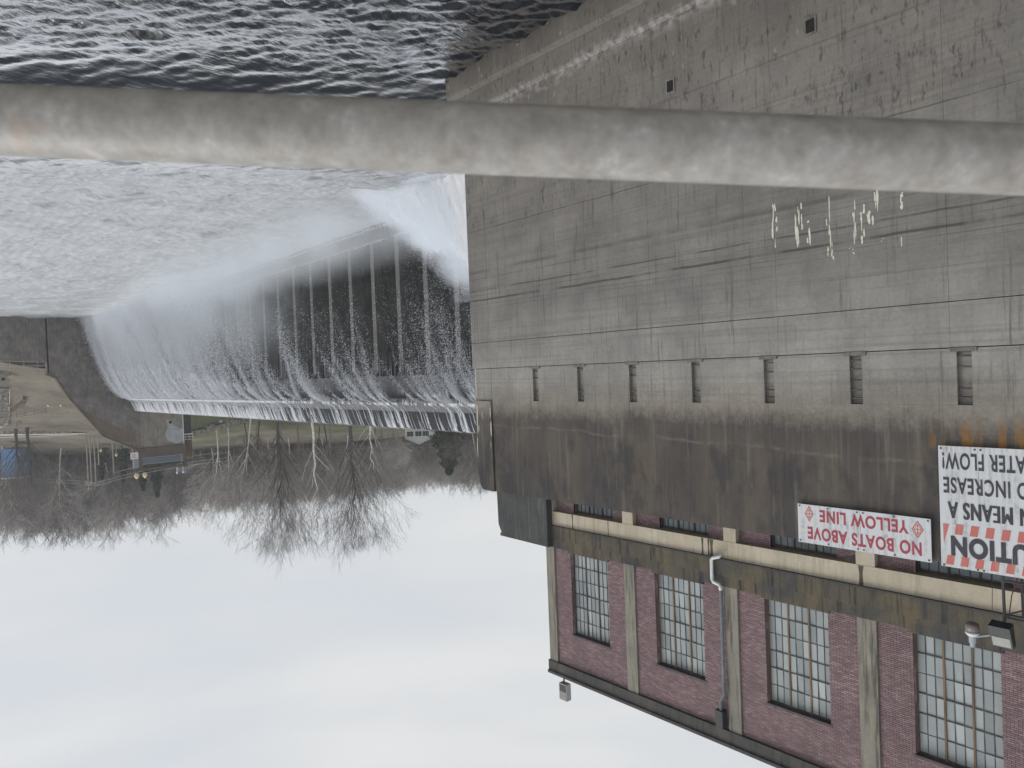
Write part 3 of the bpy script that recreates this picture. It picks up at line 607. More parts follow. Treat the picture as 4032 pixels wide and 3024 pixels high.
MB().lathe((7.42, WY - .1, 7.71), [(.09, 0), (.09, .2), (.065, .21), (.065, .32), (.04, .33)], 12).build('neck', M_CAMT, cm)
MB().tube([(7.34, WY - .1, 7.74), (6.95, WY - .05, 7.6)], .025, 6).build('arm', M_CAMT, cm)

# ------------------------------------------------------------------ dam
dam = thing('spillway_dam', 'long concrete buttress spillway dam with water pouring over its crest', 'dam', (100, 40, WZ))
X0, X1 = 26.0, 178.0
prof = [(43.5, 5.6), (41.5, 5.66), (41.1, 5.55), (40.75, 4.7), (40.45, 3.75), (40.0, 3.2), (39.45, 3.02), (39.3, 2.75), (39.42, 2.36), (40.0, 2.25), (43.5, 2.25)]
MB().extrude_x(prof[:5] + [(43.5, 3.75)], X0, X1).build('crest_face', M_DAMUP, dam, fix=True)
MB().extrude_x([(43.5, 3.745)] + [(y, z if z < 3.7 else 3.745) for y, z in prof[4:]], X0, X1).build('crest_lip', M_DAM, dam, fix=True)
CI = [54.9]; 
for k in range(26): CI.append(CI[-1] + 5.06)
cent = [54.9 + 5.02 * k for k in range(-5, 25)]
for k, c in enumerate(cent[:-1]):
    MB().box(c + .02, c + 5.0, 40.0 - .01, 40.6, .08, 2.24).build('face_panel', M_DAM, dam)
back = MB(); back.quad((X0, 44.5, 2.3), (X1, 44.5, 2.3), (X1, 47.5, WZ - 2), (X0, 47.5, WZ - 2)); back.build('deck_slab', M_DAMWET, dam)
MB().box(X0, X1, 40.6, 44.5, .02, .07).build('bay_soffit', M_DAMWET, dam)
for c in cent:
    b_ = MB().box(c - .37, c + .37, 40.03, 47.4, WZ - 2, .02).build('buttress', M_BUTT, dam)
    cap = MB(); cap.extrude_x([(39.7, .06), (40.02, -.5), (40.02, .06)], c - .42, c + .42); cap.build('buttress_cap', M_DAM, b_, fix=True)
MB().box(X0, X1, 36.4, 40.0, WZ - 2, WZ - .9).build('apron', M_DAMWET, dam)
MB().extrude_x([(36.9, WZ - .9), (36.9, WZ + .38), (37.1, WZ + .48), (39.9, WZ + .5), (39.9, WZ - .9)], X0, X1).build('end_sill', M_SILL, dam, fix=True)

# ------------------------------------------------------------------ far abutment: training wall and tower
AX = 178.0
tw = thing('training_wall', 'dark sloping concrete training wall at the far end of the dam', 'wall', (AX, 34, WZ))
pts = [(17, WZ - 2), (17, -6.0), (25.15, -5.55), (25.2, -3.1), (26.6, -2.4), (28.7, 1.9), (34.0, 9.3), (34.5, 10.2), (41.8, 14.4), (41.8, WZ - 2)]
k = len(pts); m = MB(); m.v = [(AX, y, z) for y, z in pts] + [(AX + 3, y, z) for y, z in pts]; m.f = [tuple(range(k))] + [tuple(k + i for i in reversed(range(k)))] + [(i, (i + 1) % k, k + (i + 1) % k, k + i) for i in range(k)]; m.m = [0] * len(m.f)
m.build('wall_body', M_TRAIN, tw, fix=True)
cop = [(25.0, -3.0), (26.5, -2.3), (28.65, 2.0), (33.95, 9.4), (34.4, 10.3), (41.8, 14.5)]
for a, b_ in zip(cop[:-1], cop[1:]):
    mm = MB(); mm.v = [(AX - .25, a[0], a[1] - .35), (AX - .25, b_[0], b_[1] - .35), (AX - .25, b_[0], b_[1] + .25), (AX - .25, a[0], a[1] + .25), (AX + 2.2, a[0], a[1] - .35), (AX + 2.2, b_[0], b_[1] - .35), (AX + 2.2, b_[0], b_[1] + .25), (AX + 2.2, a[0], a[1] + .25)]
    mm.f = [(0, 1, 2, 3), (5, 4, 7, 6), (3, 2, 6, 7), (0, 4, 5, 1), (1, 5, 6, 2), (4, 0, 3, 7)]; mm.m = [0] * 6; mm.build('coping', M_TOWERB, tw, fix=True)
for z in (1.3, 1.9, 3.9): MB().box(AX - .12, AX - .004, 29.3 if z < 3 else 36, 40.2, z, z + .14).build('ledge', M_TRAIN, tw)
MB().box(AX - .06, AX - .003, 25.1, 25.4, WZ, -3.3).build('wall_joint', M_VOID, tw)
M_BROWNPATCH = old_concrete('brown_stain', (.13, .10, .075), (.17, .14, .11), (.08, .065, .05), .4)
MB().poly([(AX - .006, 30.5, 8.0 - 3.6), (AX - .006, 38.0, 9.0), (AX - .006, 41.0, 10.2), (AX - .006, 41.2, 12.4), (AX - .006, 38.5, 12.1), (AX - .006, 34.8, 9.6)]).build('stain_patch', M_BROWNPATCH, tw)
rail = thing('pipe_railing', 'thin pipe railing along the low far end wall', 'railing', (AX + 1, 21, -5.5))
for z in (-4.9, -4.1): MB().tube([(AX + .8, 15.5, z), (AX + .8, 25, z + .05)], .05, 5).build('rail', M_POLE, rail)
for y in (16.5, 18.8, 21.2, 23.6): MB().tube([(AX + .8, y, -6), (AX + .8, y, -4.05)], .05, 5).build('post', M_POLE, rail)
TX = AX + .4
tower = thing('gate_tower', 'square brown concrete gate tower with a railed balcony at the far end of the dam', 'tower', (TX, 46, 5))
MB().box(TX, TX + 7, 41.82, 51.25, WZ, 13.95).build('tower_shaft', M_TOWER, tower)
MB().box(TX - .35, TX + 7, 41.5, 51.6, 13.96, 16.0).build('balcony_beam', M_TOWERB, tower)
for y in (41.52, 50.85): MB().box(TX - .3, TX + .5, y, y + .75, 16.0, 18.4).build('balcony_post', M_TOWERB, tower)
MB().box(TX - .33, TX + .6, 41.2, 51.7, 18.4, 18.95).build('top_beam', M_TOWERB, tower)
MB().box(TX + 3, TX + 7, 42, 51, 16.0, 18.4).build('balcony_back', M_PARAPET, tower)
rb = MB().box(TX - .25, TX - .17, 42.3, 50.85, 17.5, 17.6).build('balcony_rail', M_RAILG, tower)
MB().box(TX - .25, TX - .17, 42.3, 50.85, 16.1, 16.2).build('lower_rail', M_RAILG, tower)
bal = MB()
for i in range(46): y = 42.4 + i * .183; bal.box(TX - .24, TX - .18, y, y + .06, 16.2, 17.5)
stuff(bal.build('balusters', M_RAILG, tower))
for z in (7.0, 10.2): MB().box(TX - .03, TX - .003, 42, 50.8, z + .0, z + .1).build('pour_line', M_PILASTER, tower)
MB().box(TX - .02, TX - .002, 48.2, 48.8, 8.3, 8.95).build('opening_shade_plate', M_VOID, tower)  # flat near-black plate in place of a hole's shaded inside
M_LIME = old_concrete('lime_stain', (.32, .34, .36), (.45, .46, .47), (.2, .2, .2), .4)
lm = MB().poly([(TX - .008, 47.6, 8.0), (TX - .008, 48.7, 8.1), (TX - .008, 49.2, 9.6), (TX - .008, 51.1, 10.3), (TX - .008, 51.2, 13.2), (TX - .008, 49.6, 13.6), (TX - .008, 47.8, 12.8), (TX - .008, 47.3, 11.2), (TX - .008, 47.9, 9.6)]); lm.build('lime_stain', M_LIME, tower)
MB().box(TX - .05, TX - .004, 51.12, 51.3, 5.6, 13.9).build('white_edge_pipe', M_WHITE, tower)

# ------------------------------------------------------------------ terrain
COLS = [-700, 0, 300, 540, 730, 970, 1300, 1650, 2050, 2700]
DS = [
 [(140, 1425), (160, 1470), (185, 1640), (207, 1675), (228, 1700), (255, 1722), (295, 1780), (370, 1805), (620, 1850)],
 [(150, 1425), (165, 1480), (187, 1640), (207, 1680), (228, 1702), (255, 1722), (295, 1785), (370, 1805), (620, 1850)],
 [(159, 1470), (170, 1530), (192, 1620), (205, 1655), (218, 1692), (248, 1712), (290, 1788), (365, 1800), (620, 1845)],
 [(169, 1540), (178, 1600), (195, 1650), (207, 1680), (222, 1710), (250, 1735), (290, 1790), (365, 1795), (620, 1840)],
 [(176, 1560), (180, 1600), (187, 1712), (200, 1716), (220, 1728), (250, 1745), (290, 1775), (365, 1790), (620, 1835)],
 [(165, 1545), (185, 1595), (196, 1650), (205, 1662), (222, 1690), (250, 1725), (290, 1760), (365, 1770), (620, 1815)],
 [(125, 1500), (140, 1560), (160, 1625), (175, 1645), (200, 1670), (240, 1705), (290, 1745), (365, 1750), (620, 1790)],
 [(125, 1480), (150, 1540), (180, 1610), (200, 1640), (225, 1672), (250, 1690), (290, 1715), (365, 1720), (620, 1770)],
 [(125, 1470), (150, 1530), (180, 1600), (200, 1630), (225, 1660), (250, 1680), (290, 1705), (365, 1710), (620, 1755)],
 [(125, 1450), (150, 1500), (180, 1570), (200, 1600), (225, 1630), (250, 1650), (290, 1675), (365, 1715), (620, 1760)]]
def hor(x): return 1512 - (2016 - x) * math.tan(RHO) * -1 * 0 + 0
def col_profile(i):
    out = []
    for d, y in DS[i]:
        p = at_d(COLS[i], y, d); out.append((d, p.z))
    return np.array(out)
PROF = [col_profile(i) for i in range(len(COLS))]
CA = np.array([(2016 - x) / FPX for x in COLS])[::-1]       # tan of azimuth to the right, ascending
PD = np.array([p[:, 0] for p in PROF])[::-1]; PZ = np.array([p[:, 1] for p in PROF])[::-1]
def ground_z(az, d):
    k = min(max(np.searchsorted(CA, az) - 1, 0), len(CA) - 2); f = min(max((az - CA[k]) / (CA[k + 1] - CA[k]), 0), 1)
    pd = PD[k] * (1 - f) + PD[k + 1] * f; pz = PZ[k] * (1 - f) + PZ[k + 1] * f
    return float(np.interp(d, pd, pz)), float(pd[0])
def gpos(x, d):                                               # ground point under photo column x at distance d
    az = (2016 - x) / FPX * 1.0; z, _ = ground_z(az, d); p = F0 * d + RT * (az * d); return Vector((p.x, p.y, z))
na, nd = 150, 130
azs = np.linspace(CA[0], CA[-1], na); TV = []; 
for i, az in enumerate(azs):
    _, d0 = ground_z(az, 1e3); dd = d0 + (700 - d0) * np.linspace(0, 1, nd) ** 1.9
    for d in dd:
        z, _ = ground_z(az, d); p = F0 * d + RT * (az * d); TV.append((p.x, p.y, z + .25 * math.sin(p.x * .31 + p.y * .17) * math.sin(p.y * .27)))
idx = np.arange(na * nd).reshape(na, nd)
TF = np.stack([idx[:-1, :-1], idx[:-1, 1:], idx[1:, 1:], idx[1:, :-1]], -1).reshape(-1, 4)[:, ::-1]
struct(link('hillside', fastmesh('hillside', TV, TF, M_GROUND, True)))
# wide base sheet below the water out to the horizon
bs = MB().quad((-300, -420, WZ - 3.2), (960, -420, WZ - 3.2), (960, 960, WZ - 3.2), (-300, 960, WZ - 3.2)); struct(bs.build('river_bed', M_TRAIN))
rv = MB().quad((-60, 43.4, 5.52), (186, 43.4, 5.52), (186, 400, 5.52), (-60, 400, 5.52)); struct(rv.build('reservoir_water', M_RES))

# ------------------------------------------------------------------ tailrace water: mesh waves, denser near the camera, and an added swell
def waves(x, y):
    h = np.zeros_like(x); r = np.random.default_rng(3)
    for i in range(46):
        lam = .34 * 1.13 ** (i * .62); a = .0125 * lam ** .92 * (1.0 if lam < 1.3 else .28); th = r.normal(.70, .42); ph = r.uniform(0, 6.28)
        kx, ky = math.cos(th) * 6.283 / lam, math.sin(th) * 6.283 / lam
        q = np.sin(kx * x + ky * y + ph + .8 * np.sin(.23 * x * math.cos(th + 1.5) + .23 * y * math.sin(th + 1.5) + ph)); h += a * (np.exp(1.3 * q) - 1.47) / 1.4
    return h
azw = np.linspace(-.75, 1.05, 560); dw = 24 * (400 / 24.) ** (np.linspace(0, 1, 620) ** 1.15)
A_, D_ = np.meshgrid(azw, dw, indexing='ij'); wx = F0.x * D_ + RT.x * A_ * D_; wy = F0.y * D_ + RT.y * A_ * D_
amp = 1.0 + .6 * np.clip((wx - 40) / 30, 0, 1); hz = waves(wx, wy) * 1.25 * amp; hz *= np.clip(1.6 - D_ / 150, .3, 1)
rch = wy + 2.1 * wx; calm = np.clip((rch - 80) / 8, 0, 1) * np.clip((112 - rch) / 8, 0, 1); hz *= 1 - .72 * calm; sm_ = lambda a, b_, v: (lambda t: t * t * (3 - 2 * t))(np.clip((v - a) / (b_ - a), 0, 1)); hz *= 1 - .7 * sm_(31, 36, wy); hz += 2.35 * sm_(82, 107, rch) * (1 - sm_(111, 140, rch)) * (1 - sm_(28, 36, wy))  # last term: swell shaped so its near face reads as a dark band
WV = np.stack([wx, wy, WZ + hz], -1).reshape(-1, 3)
idx = np.arange(560 * 620).reshape(560, 620); WF = np.stack([idx[:-1, :-1], idx[1:, :-1], idx[1:, 1:], idx[:-1, 1:]], -1).reshape(-1, 4)
cxm = WV[WF].mean(1); msk = (cxm[:, 1] < 39.9) & (cxm[:, 0] < 178.6) & ((cxm[:, 1] < WY + 1.2) | (cxm[:, 0] > 28))
struct(link('river_water', fastmesh('river_water', WV, WF[msk], M_WATER, True)))
ow = MB().quad((-290, -410, WZ - .35), (950, -410, WZ - .35), (950, 39.5, WZ - .35), (-290, 39.5, WZ - .35)); struct(ow.build('outer_river_water', M_WATER))

# ------------------------------------------------------------------ falling water
STREAMS = [(48.5, 1.6, .9), (52.2, 1.0, .8), (55.6, .55, .9), (57.2, .45, .8), (59.4, .22, .45), (65.7, .4, .5), (67.0, .5, 1), (68.4, .45, .9), (69.6, .3, .6), (72.7, .28, .55), (75.6, .2, .5), (79.2, .4, .7), (80.6, .5, .9), (82.0, .35, .7), (85.4, .35, .6), (87.0, .5, .9), (90.8, .35, .6), (93.4, .5, .8), (96.8, .5, .9)]
x_ = 98.6
while x_ < 177.5: STREAMS.append((x_, rng.uniform(.25, .6), rng.uniform(.5, 1.0))); x_ += rng.uniform(.5, 2.1) * (1.25 - .5 * min((x_ - 98) / 50, 1))
def flow(s):                                                   # how much water comes over at s (0..1)
    s = np.asarray(s, float); q = .75 * np.clip((s - 88) / 50, 0, 1) ** .9
    for c, w, a in STREAMS: q = q + a * np.exp(-((s - c) / (w * (.62 if c < 98 else .9))) ** 2)
    return np.clip(q, 0, 1)
V0, G = 5.4, 9.81
def ribbons(S, paths, W):                                      # paths: (n,k,3), W: (n,k) half width; three-sided strands
    n, k, _ = paths.shape; V = np.empty((n, k, 3, 3), 'f4'); ang = rng.uniform(0, 6.28, (n, 1))
    for j in range(3):
        a = ang + j * 2.094
        V[:, :, j, 0] = paths[:, :, 0] + np.cos(a) * W; V[:, :, j, 1] = paths[:, :, 1] + np.sin(a) * W; V[:, :, j, 2] = paths[:, :, 2] + np.sin(a) * W * .3
    idx = np.arange(n * k * 3).reshape(n, k, 3); fs = []
    for j in range(3):
        j2 = (j + 1) % 3; fs.append(np.stack([idx[:, :-1, j], idx[:, :-1, j2], idx[:, 1:, j2], idx[:, 1:, j]], -1).reshape(-1, 4))
    return V.reshape(-1, 3), np.concatenate(fs)
def sample_s(n, lo=44., hi=177.6, pw=1.0):
    c = np.linspace(lo, hi, 9000); w = flow(c) ** pw * (1.5 - .7 * np.clip((c - 50) / 90, 0, 1)); cs = np.cumsum(w); cs /= cs[-1]; return np.interp(rng.uniform(0, 1, n), cs, c) + rng.normal(0, .05, n)
fall = thing('waterfall', 'white water falling in strands from the crest of the dam', 'waterfall', (110, 39, WZ))
pf = np.array(prof[1:9]); seg = np.r_[0, np.cumsum(np.hypot(*np.diff(pf, axis=0).T))]; seg /= seg[-1]
# strands running down the upper face
n = 1900; S = np.concatenate([sample_s(1500, pw=.55), rng.uniform(45, 177.6, 400)]); k = 7
u0 = np.where(rng.random(n) < .75, 0, rng.uniform(0, .5, n)); u1 = np.clip(u0 + rng.uniform(.12, .8, n), 0, 1); u = u0[:, None] + (u1 - u0)[:, None] * np.linspace(0, 1, k)
py, pz = np.interp(u, seg, pf[:, 0]), np.interp(u, seg, pf[:, 1])
px = S[:, None] - rng.uniform(0, .5, (n, 1)) * u * .8 + rng.normal(0, .02, (n, k)); W = rng.uniform(.02, .10, (n, 1)) * (1 - .85 * np.linspace(0, 1, k)) * (.7 + .5 * flow(S))[:, None]
V, Fa = ribbons(S, np.stack([px, py - .03, pz + .02], -1), W); stuff(link('crest_strands', fastmesh('crest_strands', V, Fa, M_FALL), fall))
# thin sheet over the lip
n = 4600; S = np.concatenate([sample_s(4000), rng.uniform(45, 177.6, 600)]); k = 4
u = np.clip(rng.uniform(.62, .85, (n, 1)) + np.linspace(0, .2, k), 0, 1); py, pz = np.interp(u, seg, pf[:, 0]), np.interp(u, seg, pf[:, 1])
px = S[:, None] - u * .3 + rng.normal(0, .03, (n, k)); W = rng.uniform(.02, .07, (n, 1)) * np.array([.5, 1, 1, .4])
V, Fa = ribbons(S, np.stack([px, py - .02, pz + .03], -1), W); stuff(link('lip_strands', fastmesh('lip_strands', V, Fa, M_FALL), fall))
# jets thrown off the lip: filaments of every stream, strands first, then grains that spread as they fall
def lumpf(S, sd): return .74 + .26 * np.sin(S * 1.9) * np.sin(S * .7 + 1) + .14 * np.sin(S * 5.3 + 2) + rng.normal(0, sd, len(S))
FIL = []
for (c_, w_, a_) in STREAMS:
    nf = max(2, int(w_ * 14)); k0 = .62 if c_ < 98 else 1.0
    for q in range(nf): FIL.append((c_ + rng.normal(0, w_ * k0), a_ * rng.uniform(.4, 1.3)))
for q in range(130): FIL.append((rng.uniform(112, 177.4), rng.uniform(.2, .7)))
for q in range(70): FIL.append((177.5 - abs(rng.normal(0, 5)), rng.uniform(.5, 1.1)))
FIL = np.array(FIL); far0 = np.clip((FIL[:, 0] - 100) / 50, 0, 1); FV = V0 * (lumpf(FIL[:, 0], .10).clip(.4, 1.35) * (1 - far0) + far0 * (.64 + .10 * np.sin(FIL[:, 0] * 1.1) + .05 * np.sin(FIL[:, 0] * 2.7) + rng.normal(0, .04, len(FIL)))); wob = rng.uniform(0, 6.28, len(FIL)); far_ = np.clip((FIL[:, 0] - 85) / 45, 0, 1)
def jet(fi, tau, ns, n, sg):
    v = FV[fi]; S = FIL[fi, 0]; ds = .10 * np.sin(tau * 6 + wob[fi]) * tau
    return np.stack([S - .3 + ds + rng.normal(0, 1, n) * sg, 39.33 - v * tau * (1 - .08 * tau) + rng.normal(0, .8, n) * sg, 2.72 - .5 * G * tau ** 2 * .86 + rng.normal(0, .7, n) * sg], -1)
wgt = FIL[:, 1] * np.interp(FIL[:, 0], [60, 74, 90, 105, 130, 178], [1.9, 1.7, 1.4, 1.2, .85, .8]); wgt /= wgt.sum()
n = 36000; fi = rng.choice(len(FIL), n, p=wgt); k = 4; tmx = .42 + .75 * far_[fi]
t0 = tmx * rng.uniform(0, 1, n) ** 1.6; dt = rng.uniform(.03, .11, n); tau = t0[:, None] + dt[:, None] * np.linspace(0, 1, k); v = FV[fi]
o_ = rng.normal(0, 1, (n, 1)); jx = FIL[fi, 0][:, None] - .3 + o_ * (.02 + .14 * tau) + .10 * np.sin(tau * 6 + wob[fi][:, None]) * tau; jy = 39.33 - v[:, None] * tau * (1 - .08 * tau); jz = 2.72 - .5 * G * tau ** 2 * .86 + rng.normal(0, .09, (n, 1)) * (.4 + tau)
W = rng.uniform(.014, .046, (n, 1)) * np.sin(np.linspace(.3, 2.9, k)) * np.interp(FIL[fi, 0], [50, 90, 170], [1.0, 1.3, 2.1])[:, None]
V, Fa = ribbons(jx, np.stack([jx, jy, jz], -1), W); stuff(link('jet_strands', fastmesh('jet_strands', V, Fa, M_FALL), fall))
# thin dribbles straight down the panel and the bays
n = 420; S = rng.uniform(46, 120, n); k = 4; L0 = rng.uniform(1, 2.35, n); zz = np.where(rng.random(n)[:, None] < .22, L0[:, None] - np.linspace(0, 1, k) * rng.uniform(.3, 1.8, (n, 1)), .1 - np.linspace(0, 1, k) * rng.uniform(.4, 3.2, (n, 1)))
yy = np.where(zz[:, :1] > .09, 39.96, 39.9) + 0 * zz; V, Fa = ribbons(S, np.stack([S[:, None] + 0 * zz, yy, zz], -1), rng.uniform(.004, .010, (n, 1)) * np.array([1, 1, .8, .3])); stuff(link('dribbles', fastmesh('dribbles', V, Fa, M_FALL), fall))
# droplets
def drops(C, R):
    n = len(C); T = np.array([[1, 1, 1], [1, -1, -1], [-1, 1, -1], [-1, -1, 1]], 'f4') * .75; q = rng.normal(0, 1, (n, 3, 3)); 
    V = C[:, None, :] + (T[None] + rng.normal(0, .25, (n, 4, 3))) * R[:, None, None]; b0 = np.arange(n)[:, None] * 4; 
    Fq = np.concatenate([b0 + np.array(f) for f in ((0, 1, 2), (0, 2, 3), (0, 3, 1), (1, 3, 2))]); return V.reshape(-1, 3), Fq
n = 560000; fi = rng.choice(len(FIL), n, p=wgt); fr_ = far_[fi]
u_ = rng.uniform(0, 1, n) ** (1.75 - .9 * fr_); tau = np.sqrt(2 * u_ * 17 / (G * .86)); puff = .5 + .5 * np.sin(tau * 13 + wob[fi] * 3) * np.sin(tau * 5 + wob[fi])
keepd = (rng.random(n) < np.clip(1.25 - tau * (.76 - .54 * fr_), .02, 1)) & (rng.random(n) < .45 + .55 * puff)
C = jet(fi, tau, None, n, .03 + (.17 + .10 * fr_) * tau * rng.choice([.5, 1, 1.9], n)); ok = keepd & (C[:, 2] > WZ)
V, Fa = drops(C[ok], rng.uniform(.012, .038, ok.sum()) * np.interp(C[ok][:, 0], [50, 90, 170], [.85, 1.3, 2.1])); stuff(link('spray_drops', fastmesh('spray_drops', V, Fa, M_FALL), fall))
# foam lines where the falls meet the sill
n = 1500; S = rng.uniform(46, 150, n); k = 4; side = rng.random(n) < .5; yy = np.where(side, 39.75, 36.85)[:, None] + rng.normal(0, .10, (n, k)); xx = S[:, None] + np.linspace(0, 1, k) * rng.uniform(.2, 1.2, (n, 1)); zz = WZ + np.where(side, .55, .30)[:, None] + rng.normal(0, .08, (n, k))
V, Fa = ribbons(S, np.stack([xx, yy, zz], -1), rng.uniform(.02, .09, (n, 1)) * np.array([.4, 1, 1, .4])); stuff(link('sill_foam', fastmesh('sill_foam', V, Fa, M_FALL), fall))
# heaped white splash where the outermost bay strikes the pool beside the powerhouse wall
gx, gy = np.meshgrid(np.linspace(30.6, 56, 150), np.linspace(24.5, 39.5, 110), indexing='ij')
r2 = np.random.default_rng(21); hh = np.zeros_like(gx)
for i in range(40):
    lam = .7 * 1.09 ** i; th = r2.uniform(0, 6.28); hh += .055 * lam ** .75 * np.sin(6.283 / lam * (gx * math.cos(th) + gy * math.sin(th)) + r2.uniform(0, 6.28) + np.sin(gx * .8 + gy * .5 + i))
env = np.clip((51.5 - gx) / 11.5, 0, 1) ** .85 * np.clip((gy - 25.5) / 4.5, 0, 1) * np.clip((gx - 30) / 4, 0, 1)
hz2 = WZ - .5 + 7.2 * env * (1 + .10 * hh) + .30 * hh * np.clip(env * 3, 0, 1) + r2.normal(0, .10, gx.shape) * np.clip(env * 4, 0, 1)
idx = np.arange(150 * 110).reshape(150, 110); stuff(link('splash_plume', fastmesh('splash_plume', np.stack([gx, gy, hz2], -1).reshape(-1, 3), np.stack([idx[:-1, :-1], idx[1:, :-1], idx[1:, 1:], idx[:-1, 1:]], -1).reshape(-1, 4), M_FALL, True), fall))
n = 42000; ii, jj = r2.integers(0, 149, n), r2.integers(0, 109, n); e_ = env[ii, jj]; ok = e_ > .02
C = np.stack([gx[ii, jj] + r2.exponential(.5, n), gy[ii, jj] - r2.exponential(.3, n), hz2[ii, jj] + r2.exponential(.75, n) * (.4 + e_)], -1)[ok]; V, Fa = drops(C, r2.uniform(.010, .028, len(C))); stuff(link('splash_drops', fastmesh('splash_drops', V, Fa, M_FALL), fall))

# ------------------------------------------------------------------ mist
def mist(name, x0, x1, y0, y1, z0, z1, dens):
    b = NB(name); b.t.nodes.remove(b.bsdf); X, Y, Z = b.xyz()
    pv = b.n('ShaderNodeVolumePrincipled'); pv.inputs['Color'].default_value = (.90, .945, 1, 1); pv.inputs['Anisotropy'].default_value = .0
    b.set(pv.inputs['Density'], dens(b, X, Y, Z)); b.t.links.new(pv.outputs[0], b.out.inputs['Volume'])
    return stuff(MB().box(x0, x1, y0, y1, z0, z1).build(name, b.mat))
def d_fall(b, X, Y, Z):
    n_ = b.rng(b.noise(.22, 4, .62, (1, 1, .5)), .36, .66); amt = b.rng(X, 82, 150, 0, 1)
    h = b.rng(Z, -14.0, -1.5, 1, .06); edge = b.math('MULTIPLY', b.rng(Y, 24, 33, 0, 1, True), b.rng(Z, 3.2, .5, 0, 1))
    arc = b.rng(b.math('ADD', Y, b.math('MULTIPLY', Z, -.42)), 36.3, 40, .0, 1)
    d = b.math('MULTIPLY', b.math('MULTIPLY', n_, amt), b.math('MULTIPLY', b.math('MULTIPLY', h, edge), arc)); lo = b.math('MULTIPLY', b.math('MULTIPLY', b.rng(Z, -14.0, -10.6, .20, 0), b.rng(b.noise(.22, 3, .6), .30, .62)), b.math('MULTIPLY', b.rng(Y, 23, 31, 0, 1, True), b.rng(X, 125, 100, 0, 1))); return b.math('ADD', b.math('MULTIPLY', b.math('MAXIMUM', d, 0.0), .8), lo)
mist('fall_mist', 56, 177.5, 23, 39.95, WZ - .2, 3.4, d_fall)
def d_near(b, X, Y, Z):
    n_ = b.rng(b.noise(.55, 4, .65), .30, .66, .25, 1); ex = b.rng(X, 52.5, 40.5, 0, 1); ey = b.math('MULTIPLY', b.rng(Y, 25.2, 29.8), b.rng(Y, 39.6, 36.5)); zm = b.math('MULTIPLY', b.math('MULTIPLY', ex, ey), 8.6)
    d = b.rng(b.math('SUBTRACT', b.math('ADD', Z, 14.7), b.math('ADD', zm, b.math('MULTIPLY', b.math('SUBTRACT', n_, .6), 2.2))), -1.4, 1.5, 1, 0, True)
    e = b.math('MULTIPLY', b.math('MULTIPLY', d, b.rng(zm, .05, 1.6)), b.rng(X, 37.5, 41, 0, 1, True)); return b.math('MULTIPLY', b.math('MULTIPLY', n_, e), 1.1)
mist('splash_mist', 37, 55.9, 24.9, 39.9, WZ - .2, -4.8, d_near)

hzb = NB('haze_air'); hzb.t.nodes.remove(hzb.bsdf); hv = hzb.n('ShaderNodeVolumePrincipled'); hv.inputs['Color'].default_value = (.92, .94, 1, 1); hv.inputs['Density'].default_value = .0003; hzb.t.links.new(hv.outputs[0], hzb.out.inputs['Volume'])
stuff(MB().box(-320, 980, -440, 980, WZ - 4.3, 150).build('haze', hzb.mat))

# ------------------------------------------------------------------ trees
def make_tree(seed, H, spread=.5, levels=4, trunk=.3, fork=.35, dens=1.0, low=.25, twig=.03, up=.35, kside=4, lean=0):
    r = random.Random(seed); TB = [MB(), MB()]
    def grow(p, d, length, rad, lev, first=False):
        k = 6 if lev == 0 else (3 if lev < 3 else 2); pts = [p]; q = p; dd = d.copy(); rads = [rad]
        end = rad * (.35 if lev == 0 else .4)
        for i in range(k):
            dd = (dd + Vector((r.gauss(0, 1), r.gauss(0, 1), r.gauss(0, 1) + (up if lev else 0))) * (.06 if lev == 0 else .16)).normalized(); q = q + dd * (length / k); pts.append(q); rads.append(max(rad + (end - rad) * (i + 1) / k, twig * .55))
        tgt = TB[0] if lev < 2 else TB[1]
        tgt.tube(pts, rads, 6 if lev == 0 else (4 if lev == 1 else 3), cap=False)
        if lev >= levels: return
        nb = int({0: 11, 1: 7, 2: 6, 3: 5, 4: 4}[lev] * dens + r.random())
        for j in range(nb):
            f = (low + (1 - low) * (j + r.random()) / nb) if lev == 0 else (.25 + .75 * (j + r.random()) / nb)
            i = min(int(f * k), k - 1); w = f * k - i; b_ = pts[i].lerp(pts[i + 1], w); ax = (pts[i + 1] - pts[i]).normalized()
            side = Vector((r.gauss(0, 1), r.gauss(0, 1), r.gauss(0, .6))); side = (side - ax * side.dot(ax)).normalized()
            an = r.uniform(.5, .95) * spread / .5 if lev == 0 else r.uniform(.4, .85)
            nd = (ax * math.cos(an) + side * math.sin(an)).normalized()
            ln = length * (r.uniform(.40, .60) * (1.2 - .45 * f) if lev == 0 else r.uniform(.38, .62)); grow(b_, nd, ln, max(rads[i] * r.uniform(.35, .55), twig), lev + 1)
        if lev and lev < levels:
            for _ in range(2): grow(pts[-1], (dd + Vector((r.gauss(0, .4), r.gauss(0, .4), r.gauss(0, .3)))).normalized(), length * .5, max(rads[-1], twig), lev + 1)
    grow(Vector((0, 0, -.3)), Vector((lean, lean * .3, 1)).normalized(), H * .92, trunk, 0, True)
    return TB
def tree_proto(seed, mats, **kw):
    t = make_tree(seed, **kw); return t[0].mesh('trunk', mats[0]), t[1].mesh('crown', mats[1])
def place_tree(pr, name, label, cat, x, d, scale, group=None, dx=0, dz=0, rz=None, sx=1.0):
    p = gpos(x, d); p.z += dz
    o = bpy.data.objects.new(name, None); col.objects.link(o); o.location = p; o.rotation_euler = (0, 0, random.uniform(0, 6.28) if rz is None else rz); o.scale = (scale * sx, scale * sx, scale); tag(o, label, cat, group)
    for nm, me in zip(('trunk', 'crown'), pr):
        c = bpy.data.objects.new(nm, me); col.objects.link(c); c.parent = o
    return o
